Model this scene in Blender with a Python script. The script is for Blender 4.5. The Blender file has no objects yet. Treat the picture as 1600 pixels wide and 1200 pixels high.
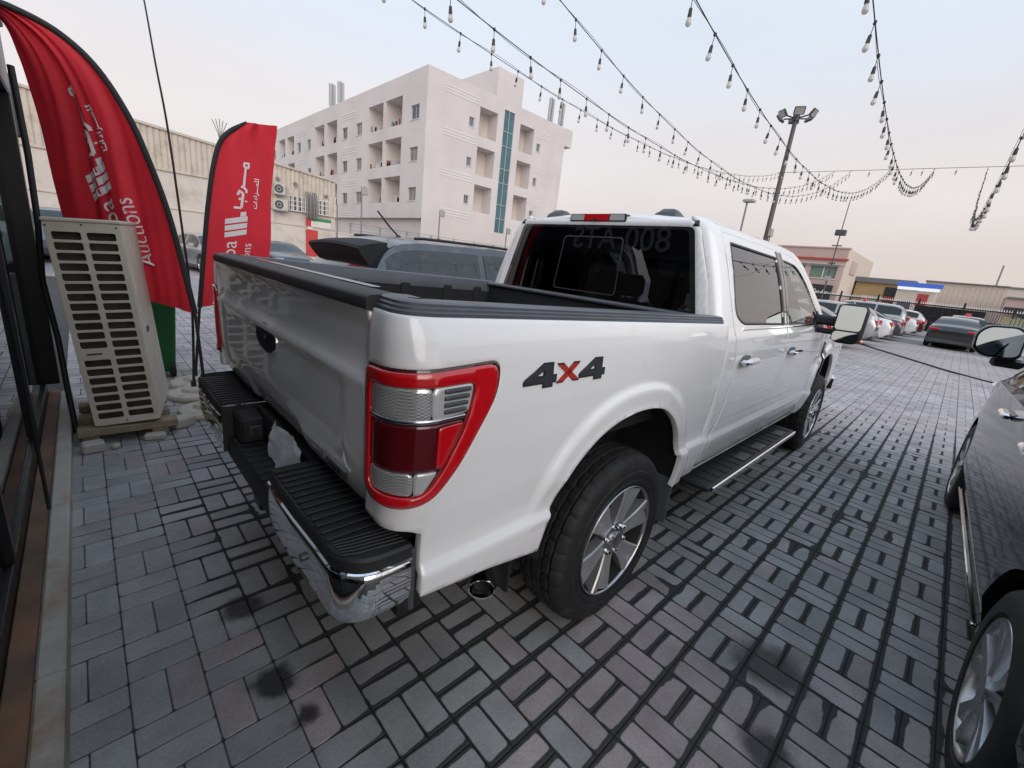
import bpy, math, random
import numpy as np
from mathutils import Vector, Matrix
random.seed(7); np.random.seed(7)
R = math.radians
SC = bpy.context.scene
COL = SC.collection
# ------------------------------------------------------------------ camera
CP = Vector((-1.60996, -1.80665, 1.55935)); YAW, PIT, ROL = R(44.6444), R(-15.3398), R(6.4312)
fw = Vector((math.cos(YAW)*math.cos(PIT), math.sin(YAW)*math.cos(PIT), math.sin(PIT)))
r0 = Vector((math.sin(YAW), -math.cos(YAW), 0)); u0 = r0.cross(fw)
rt = r0*math.cos(ROL)+u0*math.sin(ROL); up = u0*math.cos(ROL)-r0*math.sin(ROL)
cam = bpy.data.cameras.new('camera'); cam.sensor_width = 36; cam.lens = 36*672.37/1600
cam.clip_start = .02; cam.clip_end = 2000
cob = bpy.data.objects.new('camera', cam); COL.objects.link(cob)
cob.matrix_world = Matrix(((rt.x, up.x, -fw.x, CP.x), (rt.y, up.y, -fw.y, CP.y), (rt.z, up.z, -fw.z, CP.z), (0, 0, 0, 1)))
SC.camera = cob
# ------------------------------------------------------------------ sky, sun, exposure
W = bpy.data.worlds.new('World'); SC.world = W; W.use_nodes = True
nt = W.node_tree; bg = nt.nodes['Background']
SUN_EL, SUN_AZ = R(24), R(242)       # direction towards the sun (math angle from +x)
sky = nt.nodes.new('ShaderNodeTexSky'); sky.sky_type = 'NISHITA'; sky.sun_disc = False
sky.sun_elevation = SUN_EL; sky.sun_rotation = R(90)-SUN_AZ
sky.air_density = 1.0; sky.dust_density = 3.0; sky.ozone_density = 1.5
tc = nt.nodes.new('ShaderNodeTexCoord'); sx = nt.nodes.new('ShaderNodeSeparateXYZ')
nt.links.new(tc.outputs['Generated'], sx.inputs[0])
cr = nt.nodes.new('ShaderNodeValToRGB'); cr.color_ramp.interpolation = 'EASE'
el = cr.color_ramp.elements
for i, (pos, c) in enumerate([(0.0, (5.0, 4.3, 4.05)), (.06, (5.35, 4.65, 4.4)), (.2, (6.4, 5.85, 5.65)), (.42, (5.9, 6.3, 6.95)), (1.0, (5.0, 6.1, 7.8))]):
    e = el[i] if i < 2 else el.new(pos)
    e.position = pos; e.color = (c[0]/10, c[1]/10, c[2]/10, 1)
el[0].position = 0
nt.links.new(sx.outputs['Z'], cr.inputs['Fac'])
mul = nt.nodes.new('ShaderNodeVectorMath'); mul.operation = 'SCALE'; mul.inputs['Scale'].default_value = 10
nt.links.new(cr.outputs[0], mul.inputs[0])
mpg = nt.nodes.new('ShaderNodeMapping'); mpg.inputs['Scale'].default_value = (1, 1, 3.5); nt.links.new(tc.outputs['Generated'], mpg.inputs[0])
cn = nt.nodes.new('ShaderNodeTexNoise'); cn.inputs['Scale'].default_value = 1.6; cn.inputs['Detail'].default_value = 5; nt.links.new(mpg.outputs[0], cn.inputs['Vector'])
cm = nt.nodes.new('ShaderNodeMapRange'); cm.inputs[1].default_value = .3; cm.inputs[2].default_value = .7; cm.inputs[3].default_value = 9.55; cm.inputs[4].default_value = 10.4; nt.links.new(cn.outputs[0], cm.inputs[0]); nt.links.new(cm.outputs[0], mul.inputs['Scale'])
mx = nt.nodes.new('ShaderNodeMix'); mx.data_type = 'RGBA'; mx.inputs['Factor'].default_value = .85
nt.links.new(sky.outputs[0], mx.inputs['A']); nt.links.new(mul.outputs[0], mx.inputs['B'])
nt.links.new(mx.outputs['Result'], bg.inputs['Color']); bg.inputs['Strength'].default_value = .1
sl = bpy.data.lights.new('sun', 'SUN'); sl.energy = 1.0; sl.angle = R(60); sl.color = (1, .96, .92)
so = bpy.data.objects.new('sun', sl); COL.objects.link(so)
sd = Vector((math.cos(SUN_AZ)*math.cos(SUN_EL), math.sin(SUN_AZ)*math.cos(SUN_EL), math.sin(SUN_EL)))
so.rotation_euler = sd.to_track_quat('Z', 'Y').to_euler(); so.location = sd*50
SC.view_settings.view_transform = 'Standard'; SC.view_settings.look = 'None'
SC.view_settings.gamma = 1; SC.view_settings.use_curve_mapping = False
SC.view_settings.exposure = 0.56
SC.cycles.max_bounces = 8; SC.cycles.transparent_max_bounces = 12
SC.cycles.use_denoising = True
# ------------------------------------------------------------------ helpers
def tag(o, label=None, cat=None, group=None, kind=None):
    if label: o['label'] = label
    if cat: o['category'] = cat
    if group: o['group'] = group
    if kind: o['kind'] = kind
    return o
def empty(name, loc=(0, 0, 0), rz=0, parent=None, label=None, cat=None, group=None):
    o = bpy.data.objects.new(name, None); COL.objects.link(o)
    o.location = loc; o.rotation_euler = (0, 0, rz); o.empty_display_size = .1
    if parent: o.parent = parent
    return tag(o, label, cat, group)
def copy_tree(o, parent=None):
    c = o.copy(); COL.objects.link(c); c.parent = parent
    for ch in o.children: copy_tree(ch, c)
    return c
def mobj(name, me, mt, parent=None):
    o = bpy.data.objects.new(name, me); COL.objects.link(o)
    if mt and not me.materials: me.materials.append(mt)
    if parent: o.parent = parent
    return o
def fin(me, smooth=40):
    if smooth:
        me.polygons.foreach_set('use_smooth', [True]*len(me.polygons))
        if smooth < 180: me.set_sharp_from_angle(angle=R(smooth))
    return me
class MB:
    def __init__(s): s.v = []; s.f = []
    def add(s, vs, fs):
        o = len(s.v); s.v += [tuple(float(a) for a in v) for v in vs]; s.f += [tuple(o+i for i in f) for f in fs]; return s
    def box(s, a, b, ch=0):
        (x0, y0, z0), (x1, y1, z1) = a, b
        if x0 > x1: x0, x1 = x1, x0
        if y0 > y1: y0, y1 = y1, y0
        if z0 > z1: z0, z1 = z1, z0
        if not ch:
            return s.add([(x0,y0,z0),(x1,y0,z0),(x1,y1,z0),(x0,y1,z0),(x0,y0,z1),(x1,y0,z1),(x1,y1,z1),(x0,y1,z1)],
                  [(3,2,1,0),(4,5,6,7),(0,1,5,4),(1,2,6,5),(2,3,7,6),(3,0,4,7)])
        ch = min(ch, (x1-x0)*.49, (y1-y0)*.49, (z1-z0)*.49)
        def ring(z, i, k):  # 8 gon
            X0, X1, Y0, Y1 = x0+i, x1-i, y0+i, y1-i
            return [(X0+k,Y0,z),(X1-k,Y0,z),(X1,Y0+k,z),(X1,Y1-k,z),(X1-k,Y1,z),(X0+k,Y1,z),(X0,Y1-k,z),(X0,Y0+k,z)]
        vs = ring(z0, ch, ch*.5)+ring(z0+ch, 0, ch)+ring(z1-ch, 0, ch)+ring(z1, ch, ch*.5)
        fs = [tuple(range(7, -1, -1)), tuple(range(24, 32))]
        for q in range(3):
            for i in range(8):
                j = (i+1) % 8; fs.append((q*8+i, q*8+j, q*8+8+j, q*8+8+i))
        return s.add(vs, fs)
    def cyl(s, p0, p1, r0, r1=None, n=12, caps=True):
        p0, p1 = Vector(p0), Vector(p1); r1 = r0 if r1 is None else r1
        d = (p1-p0).normalized(); a = d.orthogonal().normalized(); b = d.cross(a)
        vs = []
        for p, r in ((p0, r0), (p1, r1)):
            vs += [p+(a*math.cos(2*math.pi*i/n)+b*math.sin(2*math.pi*i/n))*r for i in range(n)]
        fs = [(i, (i+1) % n, n+(i+1) % n, n+i) for i in range(n)]
        if caps: fs += [tuple(range(n-1, -1, -1)), tuple(range(n, 2*n))]
        return s.add(vs, fs)
    def tube(s, pts, r, n=8, caps=True):
        pts = [Vector(p) for p in pts]; rs = r if isinstance(r, (list, tuple)) else [r]*len(pts)
        rings = []; a = None
        for i, p in enumerate(pts):
            d = (pts[min(i+1, len(pts)-1)]-pts[max(i-1, 0)]).normalized()
            a = d.orthogonal().normalized() if a is None else (a-d*a.dot(d)).normalized()
            b = d.cross(a)
            rings.append([p+(a*math.cos(2*math.pi*k/n)+b*math.sin(2*math.pi*k/n))*rs[i] for k in range(n)])
        return s.loft(rings, True, caps)
    def loft(s, rings, closed=True, caps=False):
        n = len(rings[0]); vs = [v for r in rings for v in r]; fs = []
        for i in range(len(rings)-1):
            for k in range(n if closed else n-1):
                j = (k+1) % n; fs.append((i*n+k, i*n+j, (i+1)*n+j, (i+1)*n+k))
        if caps: fs += [tuple(range(n-1, -1, -1)), tuple(range((len(rings)-1)*n, len(rings)*n))]
        return s.add(vs, fs)
    def prism(s, poly, fa, fb):
        """poly: list of 2-tuples; fa, fb map (p,q)->xyz for the two ends"""
        n = len(poly); vs = [fa(*p) for p in poly]+[fb(*p) for p in poly]
        fs = [tuple(range(n-1, -1, -1)), tuple(range(n, 2*n))]+[(i, (i+1) % n, n+(i+1) % n, n+i) for i in range(n)]
        return s.add(vs, fs)
    def lathe(s, prof, n, axis='y', c=(0, 0, 0)):
        """prof: list of (axial, radius)"""
        rings = []
        for h, r in prof:
            rg = []
            for k in range(n):
                a = 2*math.pi*k/n; p = (r*math.cos(a), h, r*math.sin(a)) if axis == 'y' else ((r*math.cos(a), r*math.sin(a), h) if axis == 'z' else (h, r*math.cos(a), r*math.sin(a)))
                rg.append((p[0]+c[0], p[1]+c[1], p[2]+c[2]))
            rings.append(rg)
        return s.loft(rings, True, False)
    def grid(s, fn, nu, nv, flip=False):
        vs = [fn(i/nu, j/nv) for j in range(nv+1) for i in range(nu+1)]
        fs = []
        for j in range(nv):
            for i in range(nu):
                q = j*(nu+1)+i; t = (q, q+1, q+nu+2, q+nu+1); fs.append(t[::-1] if flip else t)
        return s.add(vs, fs)
    def xf(s, M, start=0):
        for i in range(start, len(s.v)): s.v[i] = tuple(M @ Vector(s.v[i]))
        return s
    def flipy(s):
        s.v = [(x, -y, z) for x, y, z in s.v]; s.f = [f[::-1] for f in s.f]; return s
    def mesh(s, name, smooth=40):
        me = bpy.data.meshes.new(name); me.from_pydata(s.v, [], s.f); me.validate(); return fin(me, smooth)
    def build(s, name, mt, parent=None, smooth=40):
        return mobj(name, s.mesh(name, smooth), mt, parent)
def bx(name, a, b, mt, parent=None, ch=0, smooth=30):
    return MB().box(a, b, ch).build(name, mt, parent, smooth if ch else 0)
def text_mesh(txt, size=1, extrude=0, font_shear=0, align='LEFT'):
    cu = bpy.data.curves.new('t', 'FONT'); cu.body = txt; cu.size = size; cu.extrude = extrude; cu.shear = font_shear; cu.align_x = align
    cu.resolution_u = 3
    o = bpy.data.objects.new('t', cu); COL.objects.link(o)
    dg = bpy.context.evaluated_depsgraph_get(); dg.update()
    me = bpy.data.meshes.new_from_object(o.evaluated_get(dg))
    bpy.data.objects.remove(o); bpy.data.curves.remove(cu)
    return me
# ------------------------------------------------------------------ materials
def mat(name, col, rough=.5, metal=0, var=.12, vs=3., bump=0, bs=40., coat=0, spec=.5, rvar=0, trans=0, emit=None, col2=None, c2s=1.5, c2t=.55, world=False, alpha=1, csp=.08):
    m = bpy.data.materials.new(name); m.use_nodes = True; t = m.node_tree; N = t.nodes; L = t.links
    b = N['Principled BSDF']; b.inputs['Roughness'].default_value = rough; b.inputs['Metallic'].default_value = metal
    b.inputs['Specular IOR Level'].default_value = spec; b.inputs['Coat Weight'].default_value = coat; b.inputs['Coat Roughness'].default_value = .03
    b.inputs['Transmission Weight'].default_value = trans; b.inputs['Alpha'].default_value = alpha
    c = (*col, 1)
    b.inputs['Base Color'].default_value = c
    if emit: b.inputs['Emission Color'].default_value = (*emit[:3], 1); b.inputs['Emission Strength'].default_value = emit[3]
    if not (var or bump or col2 or rvar): return m
    if world:
        g = N.new('ShaderNodeNewGeometry'); vec = g.outputs['Position']
    else:
        g = N.new('ShaderNodeTexCoord'); vec = g.outputs['Object']
    out = None
    if col2:
        n2 = N.new('ShaderNodeTexNoise'); n2.inputs['Scale'].default_value = c2s; n2.inputs['Detail'].default_value = 6; n2.inputs['Roughness'].default_value = .65
        L.new(vec, n2.inputs['Vector'])
        rp = N.new('ShaderNodeMapRange'); rp.inputs[1].default_value = c2t-csp; rp.inputs[2].default_value = c2t+csp; L.new(n2.outputs[0], rp.inputs[0])
        mxx = N.new('ShaderNodeMix'); mxx.data_type = 'RGBA'; mxx.inputs['A'].default_value = c; mxx.inputs['B'].default_value = (*col2, 1)
        L.new(rp.outputs[0], mxx.inputs['Factor']); out = mxx.outputs['Result']
    n1 = N.new('ShaderNodeTexNoise'); n1.inputs['Scale'].default_value = vs; n1.inputs['Detail'].default_value = 8; n1.inputs['Roughness'].default_value = .6
    L.new(vec, n1.inputs['Vector'])
    if var:
        mr = N.new('ShaderNodeMapRange'); mr.inputs[1].default_value = .25; mr.inputs[2].default_value = .75
        mr.inputs[3].default_value = 1-var; mr.inputs[4].default_value = 1+var; L.new(n1.outputs[0], mr.inputs[0])
        sc = N.new('ShaderNodeVectorMath'); sc.operation = 'SCALE'
        if out: L.new(out, sc.inputs[0])
        else: sc.inputs[0].default_value = col
        L.new(mr.outputs[0], sc.inputs['Scale']); out = sc.outputs[0]
    if out: L.new(out, b.inputs['Base Color'])
    if rvar:
        m2 = N.new('ShaderNodeMapRange'); m2.inputs[1].default_value = .3; m2.inputs[2].default_value = .7
        m2.inputs[3].default_value = max(0, rough-rvar); m2.inputs[4].default_value = min(1, rough+rvar); L.new(n1.outputs[0], m2.inputs[0]); L.new(m2.outputs[0], b.inputs['Roughness'])
    if bump:
        nb = N.new('ShaderNodeTexNoise'); nb.inputs['Scale'].default_value = bs; nb.inputs['Detail'].default_value = 6; L.new(vec, nb.inputs['Vector'])
        bp = N.new('ShaderNodeBump'); bp.inputs['Strength'].default_value = bump; bp.inputs['Distance'].default_value = .01; L.new(nb.outputs[0], bp.inputs['Height']); L.new(bp.outputs[0], b.inputs['Normal'])
    return m
def glass(name, tint=(.1, .11, .12), refl=1.0, rough=.0, ior=1.5):
    """sheet glass: tinted see-through pane with fresnel reflection"""
    m = bpy.data.materials.new(name); m.use_nodes = True; t = m.node_tree; N = t.nodes; L = t.links
    for n in list(N):
        if n.type == 'BSDF_PRINCIPLED': N.remove(n)
    o = [n for n in N if n.type == 'OUTPUT_MATERIAL'][0]
    tr = N.new('ShaderNodeBsdfTransparent'); tr.inputs[0].default_value = (*tint, 1)
    gl = N.new('ShaderNodeBsdfGlossy'); gl.inputs['Roughness'].default_value = rough; gl.inputs['Color'].default_value = (refl, refl, refl, 1)
    fr = N.new('ShaderNodeFresnel'); fr.inputs['IOR'].default_value = ior
    ms = N.new('ShaderNodeMixShader'); L.new(fr.outputs[0], ms.inputs[0]); L.new(tr.outputs[0], ms.inputs[1]); L.new(gl.outputs[0], ms.inputs[2]); L.new(ms.outputs[0], o.inputs['Surface'])
    return m
M = {}
M['conc'] = mat('concrete', (.42, .40, .36), .85, var=.2, vs=6, bump=.3, bs=60, col2=(.30, .28, .25), c2s=4)
M['kerb'] = mat('kerb_stone', (.40, .38, .33), .8, var=.15, vs=8, bump=.3, bs=50, col2=(.29, .20, .13), c2s=2.2, c2t=.6)
M['rust'] = mat('stained_channel', (.13, .085, .06), .8, var=.35, vs=5, bump=.4, bs=30, col2=(.20, .10, .055), c2s=3)
M['black_metal'] = mat('black_metal', (.012, .013, .014), .38, var=.2, vs=8, rvar=.1)
M['black_plastic'] = mat('black_plastic', (.016, .017, .018), .55, var=.15, vs=10, bump=.15, bs=300)
M['rail_plastic'] = mat('rail_plastic', (.085, .092, .105), .38, var=.15, vs=9, bump=.12, bs=300)
M['liner'] = mat('bed_liner', (.012, .013, .015), .75, var=.2, vs=10, bump=.5, bs=220)
M['rubber'] = mat('tyre_rubber', (.009, .009, .0095), .7, var=.3, vs=12, bump=.1, bs=200, col2=(.016, .0155, .015), c2s=6)
M['dark'] = mat('dark_void', (.006, .006, .006), .95, var=0)
M['chrome'] = mat('chrome', (.86, .87, .88), .045, 1, var=.05, vs=5, rvar=.02)
M['satin'] = mat('satin_chrome', (.55, .56, .58), .22, 1, var=.05)
M['alloy'] = mat('machined_alloy', (.46, .465, .475), .30, 1, var=.08, vs=10, rvar=.08)
M['alloy_dark'] = mat('dark_alloy', (.05, .052, .056), .35, .7, var=.1)
M['plastic_dark'] = mat('dark_grey_plastic', (.06, .065, .07), .4, var=.1)
M['off_glass'] = glass('office_glass', (.34, .42, .40), .95, 0, 1.9)
M['tint_glass'] = glass('privacy_glass', (.10, .105, .115), 1, 0, 1.45)
M['clear_glass'] = glass('door_glass', (.50, .58, .52), 1, 0, 1.9)
M['cream'] = mat('ac_cream_paint', (.56, .51, .42), .5, var=.1, vs=5, bump=.05, bs=30, col2=(.42, .36, .28), c2s=5, c2t=.66)
M['wood'] = mat('old_pallet_wood', (.24, .19, .13), .85, var=.35, vs=14, bump=.5, bs=50)
M['red_cloth'] = mat('red_banner_cloth', (.66, .018, .036), .7, var=.1, vs=3, bump=.08, bs=120)
M['black_cloth'] = mat('black_sleeve_cloth', (.018, .018, .02), .8, var=.2, vs=9)
M['white_print'] = mat('white_print', (.75, .72, .72), .7, var=.06)
M['bin_green'] = mat('bin_green_plastic', (.008, .115, .03), .45, var=.15, vs=4)
M['wall_white'] = mat('office_wall', (.55, .55, .53), .8, var=.08)
# ================================================================== ground
GS = .20307; GX, GY = -1.65639, -.13277     # paver module and grid origin
def hsh(i, j, k=0):
    n = (i*73856093) ^ (j*19349663) ^ (k*83492791); n = (n ^ (n >> 13))*1274126177 & 0xffffffff
    return ((n ^ (n >> 16)) & 0xffff)/65535
def vnoise(x, y):
    i, j = math.floor(x), math.floor(y); a, b = x-i, y-j; a = a*a*(3-2*a); b = b*b*(3-2*b)
    return (hsh(i, j, 5)*(1-a)+hsh(i+1, j, 5)*a)*(1-b)+(hsh(i, j+1, 5)*(1-a)+hsh(i+1, j+1, 5)*a)*b
def paver_mat():
    m = bpy.data.materials.new('concrete_paver'); m.use_nodes = True; t = m.node_tree; N = t.nodes; L = t.links
    b = N['Principled BSDF']; b.inputs['Specular IOR Level'].default_value = .35
    at = N.new('ShaderNodeAttribute'); at.attribute_name = 'tint'
    geo = N.new('ShaderNodeNewGeometry'); pos = geo.outputs['Position']
    uv = N.new('ShaderNodeUVMap'); sp = N.new('ShaderNodeSeparateXYZ'); L.new(uv.outputs[0], sp.inputs[0])
    def mth(op, a, b_=None, c=None):
        n = N.new('ShaderNodeMath'); n.operation = op
        for i, v in enumerate((a, b_, c)):
            if v is None: continue
            if isinstance(v, (int, float)): n.inputs[i].default_value = v
            else: L.new(v, n.inputs[i])
        return n.outputs[0]
    def noise(s, d=5, r=.6):
        n = N.new('ShaderNodeTexNoise'); n.inputs['Scale'].default_value = s; n.inputs['Detail'].default_value = d; n.inputs['Roughness'].default_value = r; L.new(pos, n.inputs['Vector']); return n.outputs[0]
    def rng(v, a, b_, c=0., d=1., smooth=True):
        n = N.new('ShaderNodeMapRange'); n.interpolation_type = 'SMOOTHSTEP' if smooth else 'LINEAR'
        for i, q in enumerate((a, b_, c, d)): n.inputs[i+1].default_value = q
        L.new(v, n.inputs[0]); return n.outputs[0]
    ex = mth('SUBTRACT', .1005, mth('ABSOLUTE', sp.outputs[0])); ey = mth('SUBTRACT', .0497, mth('ABSOLUTE', sp.outputs[1]))
    vt = at.outputs['Alpha']
    ew = mth('ADD', mth('MULTIPLY', ex, vt), mth('MULTIPLY', ey, mth('SUBTRACT', 1, vt))); en = mth('ADD', mth('MULTIPLY', ey, vt), mth('MULTIPLY', ex, mth('SUBTRACT', 1, vt)))
    ps = N.new('ShaderNodeSeparateXYZ'); L.new(pos, ps.inputs[0])
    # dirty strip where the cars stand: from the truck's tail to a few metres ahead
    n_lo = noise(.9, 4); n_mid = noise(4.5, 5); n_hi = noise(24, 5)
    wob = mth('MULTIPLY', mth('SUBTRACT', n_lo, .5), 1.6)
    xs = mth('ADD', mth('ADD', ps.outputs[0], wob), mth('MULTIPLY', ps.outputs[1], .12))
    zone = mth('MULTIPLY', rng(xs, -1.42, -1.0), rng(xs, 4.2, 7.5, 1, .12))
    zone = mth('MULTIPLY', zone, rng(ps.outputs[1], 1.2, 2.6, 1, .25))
    wid = mth('MULTIPLY', zone, rng(n_mid, .25, .75, .010, .018)); widn = mth('MULTIPLY', zone, rng(n_mid, .25, .75, .003, .006))
    blob = mth('MULTIPLY', mth('MULTIPLY', rng(noise(2.4, 4, .55), .56, .74), zone), .022)
    jit = mth('ADD', blob, mth('MULTIPLY', mth('SUBTRACT', n_hi, .5), .004))
    d = mth('SUBTRACT', mth('SMOOTH_MIN', mth('SUBTRACT', ew, wid), mth('SUBTRACT', en, widn), .022), jit); d = mth('ADD', d, .001); dirt = rng(d, -.0015, .0035, 1, 0)
    # concrete colour
    c1 = N.new('ShaderNodeVectorMath'); c1.operation = 'SCALE'; L.new(at.outputs['Color'], c1.inputs[0])
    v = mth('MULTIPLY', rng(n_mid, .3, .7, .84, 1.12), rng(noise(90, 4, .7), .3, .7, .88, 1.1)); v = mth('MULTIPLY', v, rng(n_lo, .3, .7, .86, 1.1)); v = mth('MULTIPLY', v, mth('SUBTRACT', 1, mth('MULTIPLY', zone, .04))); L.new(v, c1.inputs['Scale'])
    mx1 = N.new('ShaderNodeMix'); mx1.data_type = 'RGBA'; L.new(dirt, mx1.inputs['Factor']); L.new(c1.outputs[0], mx1.inputs['A']); mx1.inputs['B'].default_value = (.042, .043, .043, 1)
    # oil drips behind the truck
    oil = None
    for (ox, oy, orr) in [(-1.28, .02, .085), (-1.27, -.43, .075), (-1.22, -.62, .05), (.35, -1.62, .16), (-.05, -1.75, .1)]:
        vm = N.new('ShaderNodeVectorMath'); vm.operation = 'DISTANCE'; L.new(pos, vm.inputs[0]); vm.inputs[1].default_value = (ox, oy, 0)
        q = mth('ADD', vm.outputs['Value'], mth('MULTIPLY', mth('SUBTRACT', n_mid, .5), .16)); q = rng(q, orr*.45, orr*1.15, .88, 0)
        oil = q if oil is None else mth('MAXIMUM', oil, q)
    mx2 = N.new('ShaderNodeMix'); mx2.data_type = 'RGBA'; L.new(oil, mx2.inputs['Factor']); L.new(mx1.outputs['Result'], mx2.inputs['A']); mx2.inputs['B'].default_value = (.012, .011, .011, 1)
    L.new(mx2.outputs['Result'], b.inputs['Base Color'])
    rg = mth('SUBTRACT', .86, mth('MULTIPLY', oil, .35)); L.new(rg, b.inputs['Roughness'])
    bp = N.new('ShaderNodeBump'); bp.inputs['Strength'].default_value = .35; bp.inputs['Distance'].default_value = .004
    hh = mth('ADD', noise(160, 4, .7), mth('MULTIPLY', n_hi, .8)); L.new(hh, bp.inputs['Height']); L.new(bp.outputs[0], b.inputs['Normal'])
    return m
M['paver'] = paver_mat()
def far_paving_mat():
    m = mat('joint_sand', (.045, .045, .044), .9, var=.25, vs=9, world=True, bump=.3, bs=60)
    t = m.node_tree; N = t.nodes; L = t.links; b = N['Principled BSDF']
    old = b.inputs['Base Color'].links[0].from_socket
    g = N.new('ShaderNodeNewGeometry')
    mp = N.new('ShaderNodeMapping'); L.new(g.outputs['Position'], mp.inputs[0]); mp.inputs['Location'].default_value = (-GX, -GY, 0)
    br = N.new('ShaderNodeTexBrick'); br.offset = 0; br.inputs['Scale'].default_value = 1; br.inputs['Brick Width'].default_value = GS; br.inputs['Row Height'].default_value = GS; br.inputs['Mortar Size'].default_value = .006; br.inputs['Mortar Smooth'].default_value = .3
    br.inputs['Color1'].default_value = (.40, .358, .355, 1); br.inputs['Color2'].default_value = (.43, .384, .380, 1); br.inputs['Mortar'].default_value = (.16, .15, .15, 1)
    L.new(mp.outputs[0], br.inputs['Vector'])
    nz = N.new('ShaderNodeTexNoise'); nz.inputs['Scale'].default_value = .35; nz.inputs['Detail'].default_value = 6; L.new(g.outputs['Position'], nz.inputs['Vector'])
    sc = N.new('ShaderNodeVectorMath'); sc.operation = 'SCALE'; mr = N.new('ShaderNodeMapRange'); mr.inputs[1].default_value = .3; mr.inputs[2].default_value = .7; mr.inputs[3].default_value = .72; mr.inputs[4].default_value = 1.12
    L.new(nz.outputs[0], mr.inputs[0]); L.new(br.outputs[0], sc.inputs[0]); L.new(mr.outputs[0], sc.inputs['Scale'])
    ln = N.new('ShaderNodeVectorMath'); ln.operation = 'DISTANCE'; L.new(g.outputs['Position'], ln.inputs[0]); ln.inputs[1].default_value = (CP.x, CP.y, 0)
    st = N.new('ShaderNodeMapRange'); st.inputs[1].default_value = FARD-.6; st.inputs[2].default_value = FARD-.2; L.new(ln.outputs['Value'], st.inputs[0])
    mx_ = N.new('ShaderNodeMix'); mx_.data_type = 'RGBA'; L.new(st.outputs[0], mx_.inputs['Factor']); L.new(old, mx_.inputs['A']); L.new(sc.outputs[0], mx_.inputs['B']); L.new(mx_.outputs['Result'], b.inputs['Base Color'])
    return m
FARD = 17.
M['ground'] = far_paving_mat()
def make_ground():
    gr = MB().add([(-300, -300, -.009), (400, -300, -.009), (400, 400, -.009), (-300, 400, -.009)], [(0, 1, 2, 3)]).build('paved_ground', M['ground'], None, 0)
    tag(gr, 'grey and pinkish basket-weave concrete block paving of the car lot', kind='structure')
    L, Wd, ch, dp = .2003, .0988, .0035, .009
    FS = [(0,1,2,3)]+[(4+i, 4+(i+1) % 4, (i+1) % 4, i) for i in range(4)]+[(8+i, 8+(i+1) % 4, 4+(i+1) % 4, 4+i) for i in range(4)]
    def shape(vert):
        a, b = L/2, Wd/2; v = []; uv = []
        for q, (k, z) in enumerate(((ch, 0), (0, -ch*.8), (0, -dp))):
            for sx_, sy_ in ((-1,-1),(1,-1),(1,1),(-1,1)):
                lx, ly = sx_*(a-k), sy_*(b-k); uv.append((lx, ly))
                v.append((-ly, lx, z) if vert else (lx, ly, z))
        return v, uv
    SH = [shape(0), shape(1)]
    def tint(cx, cy):
        n = vnoise(cx*.55+9, cy*.55+3); h = hsh(int(cx*100)+5000, int(cy*100)+5000)
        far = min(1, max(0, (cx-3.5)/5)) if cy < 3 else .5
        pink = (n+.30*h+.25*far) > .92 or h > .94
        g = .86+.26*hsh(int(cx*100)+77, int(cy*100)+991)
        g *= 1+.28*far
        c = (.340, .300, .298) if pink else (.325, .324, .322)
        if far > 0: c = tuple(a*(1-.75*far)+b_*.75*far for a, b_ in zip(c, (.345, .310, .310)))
        return tuple(a*g for a in c)
    cand = []
    for i in range(-3, int((FARD+2)/GS)):
        for j in range(-int((FARD+2)/GS), 60):
            x0, y0 = GX+i*GS, GY-j*GS
            cx, cy = x0+GS/2, y0-GS/2
            dv = Vector((cx, cy, 0))-CP; z = dv.dot(fw)
            if (dv.x**2+dv.y**2)**.5 > FARD: continue
            if z < .12: continue
            px = 800+672*dv.dot(rt)/z; py = 600-672*dv.dot(up)/z; mg = 672*.5/z
            if px < -mg or px > 1600+mg or py > 1200+mg*2: continue
            if cx < -1.80: continue
            vert = (i+j) % 2 == 0
            for k in (-1, 1):
                if vert: pc = (cx+k*GS/4, cy)       # long side along y
                else: pc = (cx, cy+k*GS/4)
                hidden = (-1.0 < pc[0] < 4.6 and abs(pc[1]) < .95) or pc[1] < -2.3 and pc[0] > -.1 or (pc[0] > -1.2 and pc[1] > 1.0 and pc[0] > -.9+(pc[1]-1)*.02)
                ins = -20 < px < 1620 and -20 < py < 1215
                cand.append((1/z**3 if ins and not hidden else 0, pc[0], pc[1], vert))
    cand.sort(key=lambda c: -c[0])
    cache = {}
    vs, fs, uvs, cols = [], [], [], []
    for n, (_, px, py, vert) in enumerate(cand):
        z = (hsh(int(px*100), int(py*100), 3)-.5)*.003
        tl = ((hsh(int(px*100), int(py*100), 8)-.5)*.012, (hsh(int(px*100), int(py*100), 9)-.5)*.012)
        c = tint(px, py)
        if n < 300:
            key = (vert, tuple(round(a*40) for a in c))
            if key not in cache:
                me = bpy.data.meshes.new('paver'); v, uv = SH[vert]; me.from_pydata(v, [], FS); ul = me.uv_layers.new(name='UVMap')
                for li, lp in enumerate(me.loops): ul.data[li].uv = uv[lp.vertex_index]
                ca = me.color_attributes.new('tint', 'FLOAT_COLOR', 'POINT')
                for q in ca.data: q.color = (*c, 1. if vert else 0.)
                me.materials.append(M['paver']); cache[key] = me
            o = bpy.data.objects.new('paver', cache[key]); COL.objects.link(o); o.parent = gr; o.location = (px, py, z); o.rotation_euler = (tl[0], tl[1], (hsh(int(px*90), int(py*90), 4)-.5)*.012)
        else:
            v, uv = SH[vert]; o_ = len(vs)
            for (a, b_, c_), u in zip(v, uv): vs.append((px+a, py+b_, z+c_)); uvs.append(u); cols.append((*c, 1. if vert else 0.))
            fs += [tuple(o_+q for q in f) for f in FS]
    me = bpy.data.meshes.new('distant_pavers'); me.from_pydata(vs, [], fs)
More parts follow.
